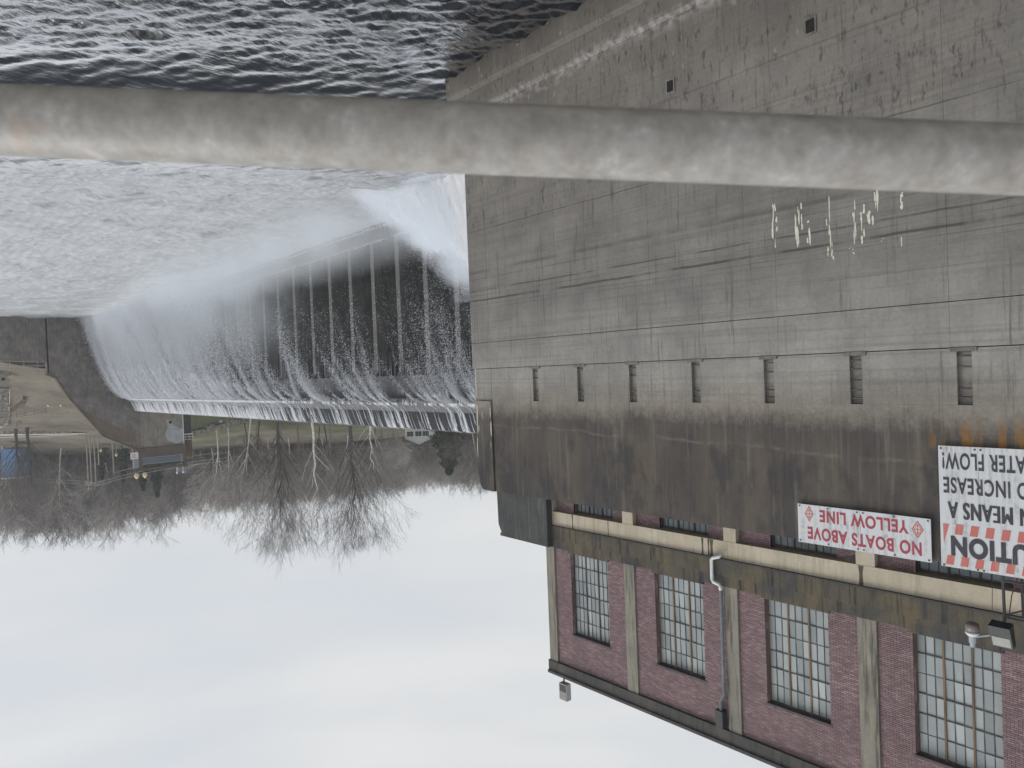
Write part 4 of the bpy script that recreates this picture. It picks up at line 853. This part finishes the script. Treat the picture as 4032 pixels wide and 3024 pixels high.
def make_fan(seed, H, n_limb=15, trunk=.42, twig=.016, wide=.62, lev=5):
    r = random.Random(seed); TB = [MB(), MB()]
    def limb(p, d, ln, rad, lv):
        k = 4 if lv < 2 else 3; pts = [p]; q = p; dd = d.copy(); rads = [rad]
        for i in range(k):
            dd = (dd + Vector((r.gauss(0, .09), r.gauss(0, .09), r.gauss(0, .06) + .07))).normalized(); q = q + dd * (ln / k); pts.append(q); rads.append(max(rad * (1 - .38 * (i + 1) / k), twig * .8))
        TB[0 if lv < 2 else 1].tube(pts, rads, 5 if lv < 2 else 3, cap=False)
        if lv >= lev: return
        for _ in range(2 if lv < 3 or r.random() < .5 else 3):
            sd_ = Vector((r.gauss(0, 1), r.gauss(0, 1), r.gauss(0, .7))); sd_ = (sd_ - dd * sd_.dot(dd)).normalized(); an = r.uniform(.18, .46); limb(q, (dd * math.cos(an) + sd_ * math.sin(an)).normalized(), ln * r.uniform(.58, .82), max(rads[-1] * r.uniform(.62, .82), twig), lv + 1)
        for _ in range(2 if lv else 3):
            i = r.randint(1, k - 1); sd_ = Vector((r.gauss(0, 1), r.gauss(0, 1), r.gauss(0, .7))); sd_ = (sd_ - dd * sd_.dot(dd)).normalized(); an = r.uniform(.4, .8); limb(pts[i], (dd * math.cos(an) + sd_ * math.sin(an)).normalized(), ln * r.uniform(.35, .6), max(rads[i] * .4, twig), max(lv + 2, lev - 2))
    tp = [Vector((0, 0, -.4))]; tr = [trunk * 1.25]
    for i in range(12):
        f = (i + 1) / 12; tp.append(Vector((r.gauss(0, .012) * H * f, r.gauss(0, .012) * H * f, f * H * .8))); tr.append(trunk * (1 - .78 * f))
    TB[0].tube(tp, tr, 8, cap=False)
    for j in range(n_limb):
        f = .26 + .7 * (j + r.random() * .7) / n_limb; i = min(int(f * 12), 11); b_ = tp[i].lerp(tp[i + 1], f * 12 - i); a = j * 2.4 + r.uniform(-.4, .4); an = r.uniform(.45, .75) * wide / .62 * (1.25 - .7 * f)
        reach = (H - b_.z) * r.uniform(.34, .44) + H * .03; limb(b_, Vector((math.cos(a) * math.sin(an), math.sin(a) * math.sin(an), math.cos(an))), reach, tr[i] * r.uniform(.24, .38), 1)
    limb(tp[-1], Vector((0, 0, 1)), H * .09, tr[-1], 2)
    return TB
def fan_proto(seed, mats, **kw):
    t = make_fan(seed, **kw); return t[0].mesh('trunk', mats[0]), t[1].mesh('crown', mats[1])
BIG = [fan_proto(11, (M_BARKD, M_TWIG), H=28, n_limb=42, twig=.0135, wide=.54), fan_proto(12, (M_BARKD, M_TWIG), H=26, n_limb=38, wide=.62, twig=.0135), fan_proto(13, (M_BARKL, M_BARKM), H=22, n_limb=11, trunk=.25, wide=.75, lev=4)]
MED = [tree_proto(20 + i, ((M_BARKM, M_BARKD)[i % 2], (M_TWIGP, M_TWIG)[i % 2]), H=20 + i, spread=.5, levels=3, trunk=.28, dens=1.35, low=.25, twig=.034) for i in range(4)]
PALE = [tree_proto(40 + i, (M_BARKL, M_TWIGP), H=20, spread=.45, levels=3, trunk=.22, dens=1.1, low=.35, twig=.034, lean=(0, .1)[i]) for i in range(2)]
def pine_mesh(seed, H, R, n, mat, shape=1.0):
    r = np.random.default_rng(seed); h = r.uniform(.12, 1, n) ** .9; rad = R * (1 - h) ** shape * np.sqrt(r.uniform(.15, 1, n)) + .15; a = r.uniform(0, 6.283, n); lay = .25 * np.sin(h * 40)
    C = np.stack([np.cos(a) * rad * (1 + lay), np.sin(a) * rad * (1 + lay), h * H - rad * .25], -1); sz = r.uniform(.18, .5, n)[:, None] * (H / 14)
    u = r.normal(0, 1, (n, 3)); u[:, 2] *= .4; u /= np.linalg.norm(u, axis=1)[:, None]; w = r.normal(0, 1, (n, 3)); w -= u * (w * u).sum(1)[:, None]; w /= np.linalg.norm(w, axis=1)[:, None]
    V = np.stack([C - u * sz, C + w * sz * .45, C + u * sz, C - w * sz * .45], 1).reshape(-1, 3); return fastmesh('crown', V, np.arange(n * 4).reshape(n, 4), mat)
PINE = (MB().tube([(0, 0, -.3), (0, 0, 8), (0, 0, 15)], [.25, .16, .04], 6).mesh('trunk', M_BARKD), pine_mesh(3, 16, 3.0, 2600, M_PINE, .8))
EVER = (MB().tube([(0, 0, -.3), (0, 0, 6), (0, 0, 10)], [.25, .16, .04], 6).mesh('trunk', M_BARKD), pine_mesh(4, 12, 4.4, 5200, M_EVER, .62))
BUSH = (MB().tube([(0, 0, -.2), (0, 0, 1.2)], [.08, .04], 5).mesh('trunk', M_BARKD), pine_mesh(5, 3.4, 2.6, 1000, M_PINE, .5))
place_tree(BIG[0], 'bare_tree', 'tallest dark bare tree with a broad fan of fine twigs beyond the dam crest', 'tree', 1085, 165, 1.11, rz=1.0, sx=1.14)
place_tree(BIG[1], 'bare_tree', 'dark bare tree with a tall forked trunk just toward the powerhouse from the tallest one', 'tree', 1372, 168, 1.08, rz=2.0, sx=1.05)
place_tree(BIG[2], 'bare_tree', 'bare tree with pale curving lower limbs between the two tallest trees', 'tree', 1225, 160, 1.2, rz=.4)
place_tree(BIG[2], 'bare_tree', 'pale crooked bare tree with sprawling white limbs leaning over the crest', 'tree', 1450, 150, .82, rz=3.3, sx=1.1)
place_tree(PALE[0], 'bare_tree', 'slender pale barked tree with a white forked top rising beside the tall dark tree', 'tree', 985, 190, 1.05, rz=2.5)
place_tree(PALE[1], 'bare_tree', 'thin leaning pale trunk beside the orange road sign on its dam side', 'tree', 890, 205, .95, rz=.2)
place_tree(PALE[0], 'bare_tree', 'thin upright pale trunk beside the orange road sign on its tower side', 'tree', 845, 205, .98, rz=4.2)
place_tree(BIG[1], 'bare_tree', 'thick dark bare tree with crooked low branches by the pale path', 'tree', 100, 212, .78, rz=.6, sx=1.5)
place_tree(BIG[1], 'bare_tree', 'dark bare tree standing left of the crooked tree by the path in the photo', 'tree', 55, 218, .72, rz=1.6, sx=1.5)
place_tree(EVER, 'evergreen_tree', 'broad dark green evergreen beside the white house', 'tree', 1755, 215, 1.32, rz=1)
for i, (x, d, s_) in enumerate(((545, 254, 1.05), (600, 262, 1.15), (470, 262, .85), (385, 264, .8))):
    place_tree(PINE, 'pine_tree', ('tallest dark green pine, close behind the gate tower corner lamps', 'dark green pine rising above the gate tower balcony', 'dark green pine between the gate tower and the shorter utility pole', 'dark green pine just behind the tallest utility poles')[i], 'tree', x, d, s_, 'pines behind the gate tower')
for i, (x, d, s_) in enumerate(((960, 235, 1.0), (905, 240, .8), (1010, 245, .8))):
    place_tree(BUSH, 'evergreen_shrub', ('large dark evergreen shrub beside the slender pale tree on the far lawn', 'low evergreen shrub close behind the orange road sign', 'small evergreen shrub on the far lawn nearest the tallest bare tree')[i], 'shrub', x, d, s_, 'shrubs on the far lawn')
rt = random.Random(9)
GL = 'bare winter tree in the dense wood on the far hillside'; GG = 'bare trees of the far hillside wood'
for i in range(150):
    x = rt.uniform(-150, 1950); d = rt.choice([rt.uniform(272, 330), rt.uniform(300, 420)]) if x < 800 else rt.choice([rt.uniform(255, 330), rt.uniform(300, 420)])
    if 1500 < x < 1720 and d < 300: d += 60
    hh = np.interp(x, [0, 500, 800, 1000, 1500, 1900], [1.24, 1.1, 1.0, .95, .82, .74]); pr_ = rt.choice(MED + PALE + PALE); kd = 'pale barked' if pr_ in PALE else 'grey brown'
    rg_, rn = ('behind the utility poles', 'utility poles') if x < 470 else (('behind the gate tower', 'gate tower') if x < 780 else (('behind the tallest bare trees', 'tallest trees') if x < 1480 else ('behind the white house', 'white house')))
    place_tree(pr_, 'bare_tree', kd + ' bare tree in the far hillside wood ' + rg_, 'tree', x, d, hh * rt.uniform(.82, 1.08), kd + ' wood trees behind the ' + rn)
for i in range(26):
    x = rt.uniform(930, 1900); d = rt.uniform(185, 245)
    if 1560 < x < 1730: d = rt.uniform(262, 275)
    rg_ = 'on the lawn beside the tallest bare trees' if x < 1250 else ('on the bank between the tall trees and the white house' if x < 1560 else 'in front of or beside the white house'); place_tree(rt.choice(MED), 'bare_tree', 'smaller bare grey tree ' + rg_, 'tree', x, d, rt.uniform(.55, .85) * (.78 if x > 1500 else 1), 'smaller bare trees ' + rg_)
# far wood as one mass: instanced thickets
gv = []
for i in range(1100):
    x = rt.uniform(-400, 2150); d = rt.uniform(285, 470); gv.append(gpos(x, d))
wm = bpy.data.meshes.new('far_wood'); wm.from_pydata([tuple(p) for p in gv], [], []); wood = link('far_wood', wm); stuff(wood)
thk = make_tree(77, 15, spread=.5, levels=3, trunk=.16, dens=1.35, low=.06, twig=.04); th2 = MB(); n0 = 0
for q in thk: th2.v += q.v; 
off = len(thk[0].v); th2.f = thk[0].f + [tuple(i + off for i in f) for f in thk[1].f]; th2.m = [0] * len(th2.f)
tmesh = th2.mesh('thicket', M_TWIGP)
ng = bpy.data.node_groups.new('far_wood_nodes', 'GeometryNodeTree'); ng.interface.new_socket('Geometry', in_out='INPUT', socket_type='NodeSocketGeometry'); ng.interface.new_socket('Geometry', in_out='OUTPUT', socket_type='NodeSocketGeometry')
gi = ng.nodes.new('NodeGroupInput'); go = ng.nodes.new('NodeGroupOutput'); ip = ng.nodes.new('GeometryNodeInstanceOnPoints'); m2p = ng.nodes.new('GeometryNodeMeshToPoints'); oi = ng.nodes.new('GeometryNodeObjectInfo'); rv1 = ng.nodes.new('FunctionNodeRandomValue'); rv2 = ng.nodes.new('FunctionNodeRandomValue')
tob = bpy.data.objects.new('thicket', tmesh); 
oi.inputs['Object'].default_value = tob; oi.inputs['As Instance'].default_value = True
rv1.data_type = 'FLOAT'; rv1.inputs[2].default_value = .75; rv1.inputs[3].default_value = 1.25; rv2.data_type = 'FLOAT_VECTOR'; rv2.inputs[0].default_value = (0, 0, 0); rv2.inputs[1].default_value = (.1, .1, 6.28)
lk = ng.links.new; lk(gi.outputs[0], m2p.inputs[0]); lk(m2p.outputs[0], ip.inputs['Points']); lk(oi.outputs['Geometry'], ip.inputs['Instance']); lk(rv1.outputs[1], ip.inputs['Scale']); lk(rv2.outputs[0], ip.inputs['Rotation']); lk(ip.outputs[0], go.inputs[0])
md = wood.modifiers.new('thickets', 'NODES'); md.node_group = ng

# ------------------------------------------------------------------ far bank details
def ext(name, x0y0, x1y1, s, mat): pass
def lamp(x, d, top_y, label):
    p = gpos(x, d); q = at_d(x, top_y, d); h = q.z
    o = thing('street_lamp', label, 'street lamp', tuple(p), 'globe lamps along the far bank')
    MB().tube([(p.x, p.y, p.z - .3), (q.x, q.y, h - .9)], .09, 6).build('post', M_LPOLE, o)
    MB().lathe((q.x, q.y, h - 1.0), [(.12, 0), (.40, .35), (.44, .65), (.3, .95), (.08, 1.2)], 10).build('globe', M_GLOBE, o, smooth=True)
    MB().lathe((p.x, p.y, p.z - .3), [(.4, 0), (.3, .6), (.12, .7)], 8).build('base', M_LPOLE, o)
lamp(191, 183, 1598, 'globe lamp on the brown bank nearest the lower railing'); lamp(241, 184, 1598, 'globe lamp on the brown bank nearest the sloping wall')
lamp(397, 232, 1778, 'globe lamp left of the sloping coping, beside the utility poles'); lamp(458, 236, 1795, 'globe lamp standing midway between poles and gate tower'); lamp(528, 238, 1813, 'globe lamp half hidden just beside the gate tower sign')
for (y, lb) in ((40.9, 'globe lamp on a bracket outside the gate tower balcony'), (42.6, 'globe lamp on top of the gate tower corner post')):
    o = thing('tower_lamp', lb, 'lamp', (TX - .3, y, 18.9), 'globe lamps on the gate tower'); z0 = 18.95
    if y < 41.1: MB().box(TX - .36, TX + .1, y, 41.2, z0 - .25, z0 - .1).build('bracket', M_STEEL, o)
    MB().tube([(TX - .1, y + .05, z0 - .2), (TX - .1, y + .05, z0 + .4)], .07, 6).build('stem', M_STEEL, o); MB().lathe((TX - .1, y + .05, z0 + .3), [(.2, 0), (.5, .3), (.5, .8), (.28, 1.15), (.08, 1.4)], 10).build('globe', M_GLOBE, o, smooth=True)
TOPS = []
def pole(x, d, top_y, label, arm=True, boxes=False):
    p = gpos(x, d); q = at_d(x + 3, top_y, d); o = thing('utility_pole', label, 'utility pole', tuple(p), 'utility poles behind the far bank')
    MB().tube([(p.x, p.y, p.z - .3), (p.x, p.y, q.z)], [.25, .17], 7).build('post', M_POLE, o)
    if arm: MB().box(p.x - .08, p.x + .08, p.y - 1.6, p.y + 1.6, q.z - .8, q.z - .55).build('crossarm', M_POLE, o)
    if boxes:
        for e_ in (-.55, .55): MB().lathe((p.x - .3, p.y + e_, q.z - 3.4), [(.28, 0), (.32, .1), (.32, 1.1), (.2, 1.2)], 8).build('transformer', M_LPOLE, o)
    TOPS.append(Vector((p.x, p.y, q.z - .4)))
pole(360, 243, 1918, 'tallest pale utility pole, right hand one of the pair with crossarms'); pole(343, 246, 1914, 'utility pole with a crossarm close beside the tallest pole'); pole(330, 249, 1932, 'darker utility pole carrying transformers beside the pair', True, True); pole(432, 246, 1868, 'shorter utility pole standing nearer the gate tower', False)
pole(375, 240, 1832, 'short thin pole next to the tallest utility pole', False)
def wire(a, b_, sag, label):
    pts = [a.lerp(b_, i / 14) + Vector((0, 0, -sag * 4 * (i / 14) * (1 - i / 14))) for i in range(15)]; o = MB().tube(pts, .05, 4).build('power_line', M_WIRE); tag(o, label, 'power line', 'power lines over the far bank')
e1 = at_d(0, 1908, 250); e2 = at_d(1000, 1806, 225); e2b = at_d(1010, 1815, 250); e3 = at_d(1880, 1770, 260)
for k_, dz_ in enumerate((0, -.9)):
    u_ = Vector((0, 0, dz_)); w_ = ('upper', 'lower')[k_]
    wire(e1 + u_, TOPS[0] + u_, 1.0, w_ + ' of the two power lines running from the tall poles away over the path'); wire(TOPS[0] + u_, e2 + u_, 1.5, w_ + ' of the paired power lines between the tall poles and the bare trees'); wire(e2 + u_, e3 + u_, 2.0, w_ + ' of the two power lines crossing by the white house')
wire(TOPS[3] + Vector((0, 0, 0)), at_d(900, 1782, 240), 1.2, 'lower power line passing behind the gate tower top')
# white house
hd_ = 245; hp = gpos(1650, hd_); q0 = at_d(1594, 1697, hd_); q1 = at_d(1703, 1690, hd_); zt = at_d(1650, 1728, hd_).z; zr = at_d(1660, 1752, hd_).z
wh = thing('white_house', 'white sided two storey house with dark shutters behind the bare trees', 'house', tuple(hp))
ux = Vector((q1.x - q0.x, q1.y - q0.y, 0)); wl = ux.length; ux.normalize(); uy = Vector((-ux.y, ux.x, 0));
if uy.dot(Vector((hp.x, hp.y, 0))) < 0: uy = -uy
def hbox(nm, a0, a1, d0, d1, z0, z1, mat, par):
    m = MB(); o_ = Vector((q0.x, q0.y, 0)); cs = [o_ + ux * a + uy * dd_ for a, dd_ in ((a0, d0), (a1, d0), (a1, d1), (a0, d1))]; m.v = [(c.x, c.y, z0) for c in cs] + [(c.x, c.y, z1) for c in cs]; m.f = [(0, 3, 2, 1), (4, 5, 6, 7), (0, 1, 5, 4), (1, 2, 6, 5), (2, 3, 7, 6), (3, 0, 4, 7)]; m.m = [0] * 6; return m.build(nm, mat, par, fix=True)
hz0 = hp.z - 2.5; hbox('wall', 0, wl, 0, 8, hz0, zt, M_HOUSE, wh)
def gpt(a, dd_, z): c = Vector((q0.x, q0.y, 0)) + ux * a + uy * dd_; return (c.x, c.y, z)
MB().poly([gpt(0, -.01, zt), gpt(wl, -.01, zt), gpt(wl * .5, -.01, zr)]).build('gable', M_HOUSE, wh)
rf = MB(); rf.quad(gpt(-.5, -.5, zt - .3), gpt(wl * .5, -.5, zr + .25), gpt(wl * .5, 8.5, zr + .25), gpt(-.5, 8.5, zt - .3)); rf.quad(gpt(wl + .5, -.5, zt - .3), gpt(wl * .5, -.5, zr + .25), gpt(wl * .5, 8.5, zr + .25), gpt(wl + .5, 8.5, zt - .3)); rf.build('roof', M_ROOF, wh)
for a in (.12, .42, .68):
    for z in ((zt - 2.5, zt - .9), (zt - 5.3, zt - 3.7)):
        wn_ = hbox('window', wl * a, wl * a + 1.2, -.05, .02, z[0], z[1], M_SHUT, wh); hbox('window_frame', wl * a + .56, wl * a + .64, -.08, -.051, z[0], z[1], M_WHITE, wn_)
        for e_ in (-.42, 1.24): hbox('shutter', wl * a + e_, wl * a + e_ + .38, -.05, .02, z[0], z[1], M_SHUT, wh)
# blue building far left, small block house, path, ramp, wall of rocks
p = gpos(35, 262); a0 = at_d(5, 1812, 262); a1 = at_d(78, 1808, 262); zb = at_d(40, 1790, 262).z; zt2 = at_d(40, 1880, 262).z
bb = thing('blue_shed', 'blue sided shed with a white eave among the bare trees', 'shed', tuple(p)); v = Vector((a1.x - a0.x, a1.y - a0.y, 0)); back_ = F0 * 6
m = MB(); cs = [a0, a0 + v, a0 + v + back_, a0 + back_]; m.v = [(c.x, c.y, zb - 2) for c in cs] + [(c.x, c.y, zt2) for c in cs]; m.f = [(0, 3, 2, 1), (4, 5, 6, 7), (0, 1, 5, 4), (1, 2, 6, 5), (2, 3, 7, 6), (3, 0, 4, 7)]; m.m = [0] * 6; m.build('wall', M_BLUE, bb, fix=True)
m = MB(); cs = [a0 - F0 * .4 - v * .03, a0 + v * 1.03 - F0 * .4, a0 + v * 1.03 + back_, a0 + back_ - v * .03]; m.v = [(c.x, c.y, zt2) for c in cs] + [(c.x, c.y, zt2 + .5) for c in cs]; m.f = [(0, 3, 2, 1), (4, 5, 6, 7), (0, 1, 5, 4), (1, 2, 6, 5), (2, 3, 7, 6), (3, 0, 4, 7)]; m.m = [0] * 6; m.build('roof', M_WHITE, bb, fix=True)
q = at_d(12, 1484, 160); bh = thing('block_house', 'small pale block hut behind the lower railing', 'hut', (q.x, q.y, q.z))
MB().box(q.x, q.x + 3, q.y - 3.2, q.y + .9, q.z - 1, q.z + 2.3).build('wall', M_BLOCK, bh); MB().box(q.x - .06, q.x - .003, q.y - .3, q.y + .35, q.z + .2, q.z + .8).build('window', M_SHUT, bh); MB().box(q.x - .15, q.x + 3.1, q.y - 3.3, q.y + 1.1, q.z + 2.3, q.z + 2.5).build('roof', M_ROOF, bh)
def ribbon_path(name, pts, w, mat):
    m = MB(); L_ = []
    fine_ = []
    for (xa, da), (xb, db) in zip(pts[:-1], pts[1:]):
        for i in range(8): fine_.append((xa + (xb - xa) * i / 8, da + (db - da) * i / 8))
    fine_.append(pts[-1])
    for i, (x, d) in enumerate(fine_):
        ww = w if not isinstance(w, tuple) else w[0] + (w[1] - w[0]) * i / (len(fine_) - 1); p0, p1 = gpos(x, d - ww / 2), gpos(x, d + ww / 2); L_.append((p0 + ZU * .38, p1 + ZU * .38))
    for (a, b_), (c, e_) in zip(L_[:-1], L_[1:]): m.quad(a, c, e_, b_)
    return struct(m.build(name, mat))
ribbon_path('pale_road', [(-200, 236), (0, 236), (120, 236), (260, 234), (330, 232)], (11, 3), M_PATH)
ribbon_path('far_road', [(-200, 251), (0, 250), (150, 247), (300, 238)], 3.5, M_PATH)
ribbon_path('ramp', [(40, 172), (30, 186), (20, 200), (-20, 207)], 5, M_PATH)
for (xa, ya, xb, yb, d_, h_, mat_, lb_) in ((52, 1482, 180, 1478, 171, 2.3, M_TRAIN, 'grey terrace wall on the bank behind the lower railing'), (60, 1530, 185, 1526, 180, .5, M_PATH, 'pale kerb wall along the top of the grey terrace')):
    a, b_ = at_d(xa, ya, d_), at_d(xb, yb, d_ + 3); n_ = (b_ - a).cross(ZU).normalized() * .3; m = MB(); m.v = [tuple(a - n_ - ZU * 2), tuple(b_ - n_ - ZU * 2), tuple(b_ + n_ - ZU * 2), tuple(a + n_ - ZU * 2), tuple(a - n_ + ZU * h_), tuple(b_ - n_ + ZU * h_), tuple(b_ + n_ + ZU * h_), tuple(a + n_ + ZU * h_)]; m.f = [(0, 3, 2, 1), (4, 5, 6, 7), (0, 1, 5, 4), (1, 2, 6, 5), (2, 3, 7, 6), (3, 0, 4, 7)]; m.m = [0] * 6
    tag(m.build('terrace_wall', mat_, fix=True), lb_, 'wall')
rail2 = thing('ramp_railing', 'dark railing across the head of the ramp on the far bank', 'railing', tuple(gpos(110, 186)))
for dz_ in (.6, 1.3): MB().tube([gpos(58, 186) + ZU * dz_, gpos(180, 184) + ZU * dz_], .05, 5).build('rail', M_STEEL, rail2)
for x in (60, 95, 130, 178): MB().tube([gpos(x, 185.5), gpos(x, 185.5) + ZU * 1.35], .05, 5).build('post', M_STEEL, rail2)
# low ramp walls
for k_, (xa, da, xb, db) in enumerate(((95, 176, 62, 204), (40, 184, 95, 178))):
    a, b_ = gpos(xa, da), gpos(xb, db); n_ = (b_ - a).cross(ZU).normalized() * .25; m = MB(); m.v = [tuple(a - n_ - ZU * .5), tuple(b_ - n_ - ZU * .5), tuple(b_ + n_ - ZU * .5), tuple(a + n_ - ZU * .5), tuple(a - n_ + ZU * .9), tuple(b_ - n_ + ZU * .9), tuple(b_ + n_ + ZU * .9), tuple(a + n_ + ZU * .9)]; m.f = [(0, 3, 2, 1), (4, 5, 6, 7), (0, 1, 5, 4), (1, 2, 6, 5), (2, 3, 7, 6), (3, 0, 4, 7)]; m.m = [0] * 6
    o = m.build('ramp_wall', M_TOWERB, fix=True); tag(o, ('low brown wall along the upper side of the ramp', 'short low wall across the foot of the ramp')[k_], 'wall')
def rocks(name, gen, n, seed):
    r = random.Random(seed); m = MB()
    for _ in range(n):
        p = gen(r); R_ = r.uniform(.25, .75); b0 = len(m.v); V8 = [(-1, -1, -1), (1, -1, -1), (1, 1, -1), (-1, 1, -1), (-.7, -.7, 1), (.7, -.7, 1), (.7, .7, 1), (-.7, .7, 1)]; a = r.uniform(0, 6.28); ca, sa = math.cos(a), math.sin(a)
        for (x, y, z) in V8:
            x, y, z = x * R_ * r.uniform(.7, 1.2), y * R_ * r.uniform(.7, 1.2), z * R_ * r.uniform(.5, .8); m.v.append((p.x + x * ca - y * sa, p.y + x * sa + y * ca, p.z + z + .1))
        m.f += [tuple(b0 + i for i in f) for f in ((0, 3, 2, 1), (4, 5, 6, 7), (0, 1, 5, 4), (1, 2, 6, 5), (2, 3, 7, 6), (3, 0, 4, 7))]; m.m += [0] * 6
    return stuff(m.build(name, M_ROCK))
rocks('riprap', lambda r: gpos(r.uniform(-120, 30), r.uniform(160, 203)), 900, 1); rocks('riprap_revetment', lambda r: (lambda x: gpos(x, np.interp(x, [725, 970], [188, 197]) + r.gauss(0, 1.0)))(r.uniform(725, 960)), 420, 2); rocks('stone_edging', lambda r: gpos(r.uniform(-100, 270), 226 + r.gauss(0, 1.2)), 400, 3)
# orange road sign
sp = gpos(855, 214); rsn = thing('road_sign', 'orange diamond road sign with a plate below on the far lawn', 'sign', tuple(sp)); zc = at_d(855, 1696, 214).z; zc2 = at_d(855, 1676, 214).z
MB().tube([(sp.x, sp.y, sp.z - .3), (sp.x, sp.y, zc)], .05, 5).build('post', M_STEEL, rsn); rd = RT
def plate(nm, c, w, h, diamond, mat):
    c = Vector(c) - F0 * .1; f = [c - rd * w, c - ZU * h, c + rd * w, c + ZU * h] if diamond else [c - rd * w - ZU * h, c + rd * w - ZU * h, c + rd * w + ZU * h, c - rd * w + ZU * h]; m = MB(); m.v = [tuple(p_) for p_ in f] + [tuple(p_ + F0 * .04) for p_ in f]; m.f = [(0, 1, 2, 3), (7, 6, 5, 4)] + [(i, i + 4, (i + 1) % 4 + 4, (i + 1) % 4) for i in range(4)]; m.m = [0] * 6; return m.build(nm, mat, rsn, fix=True)
pl = plate('diamond_plate', (sp.x, sp.y, zc), .62, .8, True, M_ORANGE); plate('supplementary_plate', (sp.x, sp.y, zc2), .45, .45, False, M_ORANGE)
c = Vector((sp.x, sp.y, zc)) - F0 * .13; MB().poly([c - rd * .18 - ZU * .2, c + rd * .05 - ZU * .2, c + rd * .22 + ZU * .05, c + ZU * .28, c - rd * .2 + ZU * .05]).build('arrow_mark', M_INKK, pl)
# tower side sign and box, white platform, tank
TS_ = thing('notice_board', 'white notice board with faint red lettering beside the gate tower', 'sign', (TX - .2, 40.6, 14.6)); MB().box(TX - .3, TX - .22, 39.9, 41.45, 14.75, 16.2).build('board', M_WHITE, TS_)
for i, z in enumerate((15.85, 15.5, 15.15)): MB().box(TX - .312, TX - .301, 40.05 + .1 * (i % 2), 41.2 - .15 * i, z - .08, z + .08).build('lettering', M_INKD, TS_)
for y in (40.0, 41.3): MB().box(TX - .22, TX - .14, y, y + .08, 13.4, 16.2).build('post', M_STEEL, TS_)
eb = thing('equipment_cabinet', 'grey metal cabinet mounted above the notice board on the tower', 'cabinet', (TX - .1, 40.9, 16.3)); MB().box(TX - .3, TX + .6, 40.45, 41.48, 16.3, 18.3).build('cabinet_body', M_BOXG, eb); MB().box(TX - .33, TX + .6, 40.4, 41.49, 18.3, 18.5).build('cabinet_lid', M_STEEL, eb); MB().box(TX + .1, TX + .3, 40.7, 40.9, 13.5, 16.3).build('support_post', M_STEEL, eb)
wp = thing('inspection_platform', 'white railed inspection platform on the upstream side of the gate tower', 'platform', (TX + 2, 52.5, 12)); MB().box(TX + 1, TX + 3, 51.3, 53.6, 11.6, 11.8).build('floor', M_WHITE, wp)
for z in (12.35, 12.95): MB().tube([(TX + 1, 51.3, z), (TX + 1, 53.6, z)], .05, 5).build('rail', M_WHITE, wp)
for y in (51.9, 52.7, 53.55): MB().tube([(TX + 1, y, 11.8), (TX + 1, y, 12.95)], .05, 5).build('post', M_WHITE, wp)
MB().box(TX + 1.4, TX + 2.6, 51.3, 53.4, 6, 11.6).build('support', M_PARAPET, wp)
tk = MB().lathe((TX + 5, 53.4, 6), [(1.05, 0), (1.05, 10.5), (.9, 11.2), (.5, 11.7), (.3, 11.8)], 12).build('hoist_stack', M_TOWERB); tag(tk, 'round brown stack standing just upstream of the gate tower', 'stack')
gb = thing('switch_box', 'pair of grey switch boxes with small lamps on the tower roof corner', 'box', (TX, 50.5, 18.95)); MB().box(TX - .2, TX + .4, 49.7, 50.5, 18.96, 20.0).build('box_body', M_BOXG, gb); MB().box(TX - .2, TX + .4, 51.0, 51.5, 18.96, 20.6).build('box_body', M_BOXG, gb)
for y in (49.4, 50.7): MB().lathe((TX - .1, y, 19.6), [(.1, -.64), (.1, .3), (.25, .45), (.22, .75), (.08, .85)], 8).build('small_lamp', M_WHITE, gb)

# ------------------------------------------------------------------ handrail and walkway by the camera
A = Vector((1.2067, .1302, -.3655)) * .52; C = Vector((.3153, 1.1855, -.257)) * .52; e_ = (C - A)
hr = thing('handrail', 'weathered galvanised pipe handrail in the foreground, blotched with rust', 'handrail', tuple((A + C) / 2 - ZU * 1.2))
MB().tube([A - e_ * 2.2 + e_ * i * .45 for i in range(13)], .0243, 32).build('top_rail', M_PIPE, hr, smooth=True)
for k_ in (-1.6, 2.4):
    p = A + e_ * k_; MB().tube([(p.x, p.y, p.z), (p.x, p.y, -1.6)], .024, 16).build('post', M_PIPE, hr, smooth=True)
ed = e_.copy(); ed.z = 0; ed.normalize(); nn = Vector((ed.y, -ed.x, 0))
if nn.dot(F0) > 0: nn = -nn
mid = (A + C) / 2; mid.z = 0; a = mid + ed * 6 - nn * .2; b_ = mid - ed * 6 - nn * .2; m = MB(); cs = [a, b_, b_ + nn * 2.2, a + nn * 2.2]
m.v = [(c.x, c.y, -1.75) for c in cs] + [(c.x, c.y, -1.5) for c in cs]; m.f = [(0, 3, 2, 1), (4, 5, 6, 7), (0, 1, 5, 4), (1, 2, 6, 5), (2, 3, 7, 6), (3, 0, 4, 7)]; m.m = [0] * 6; struct(m.build('walkway', M_DECK, fix=True))
m = MB(); cs = [mid + ed * 6 + nn * .2, mid - ed * 6 + nn * .2, mid - ed * 6 + nn * 1.8, mid + ed * 6 + nn * 1.8]
m.v = [(c.x, c.y, WZ - 3) for c in cs] + [(c.x, c.y, -1.755) for c in cs]; m.f = [(0, 3, 2, 1), (4, 5, 6, 7), (0, 1, 5, 4), (1, 2, 6, 5), (2, 3, 7, 6), (3, 0, 4, 7)]; m.m = [0] * 6; o = m.build('walkway_pier', M_WALL, fix=True); tag(o, 'concrete pier carrying the walkway under the foreground handrail', 'pier')
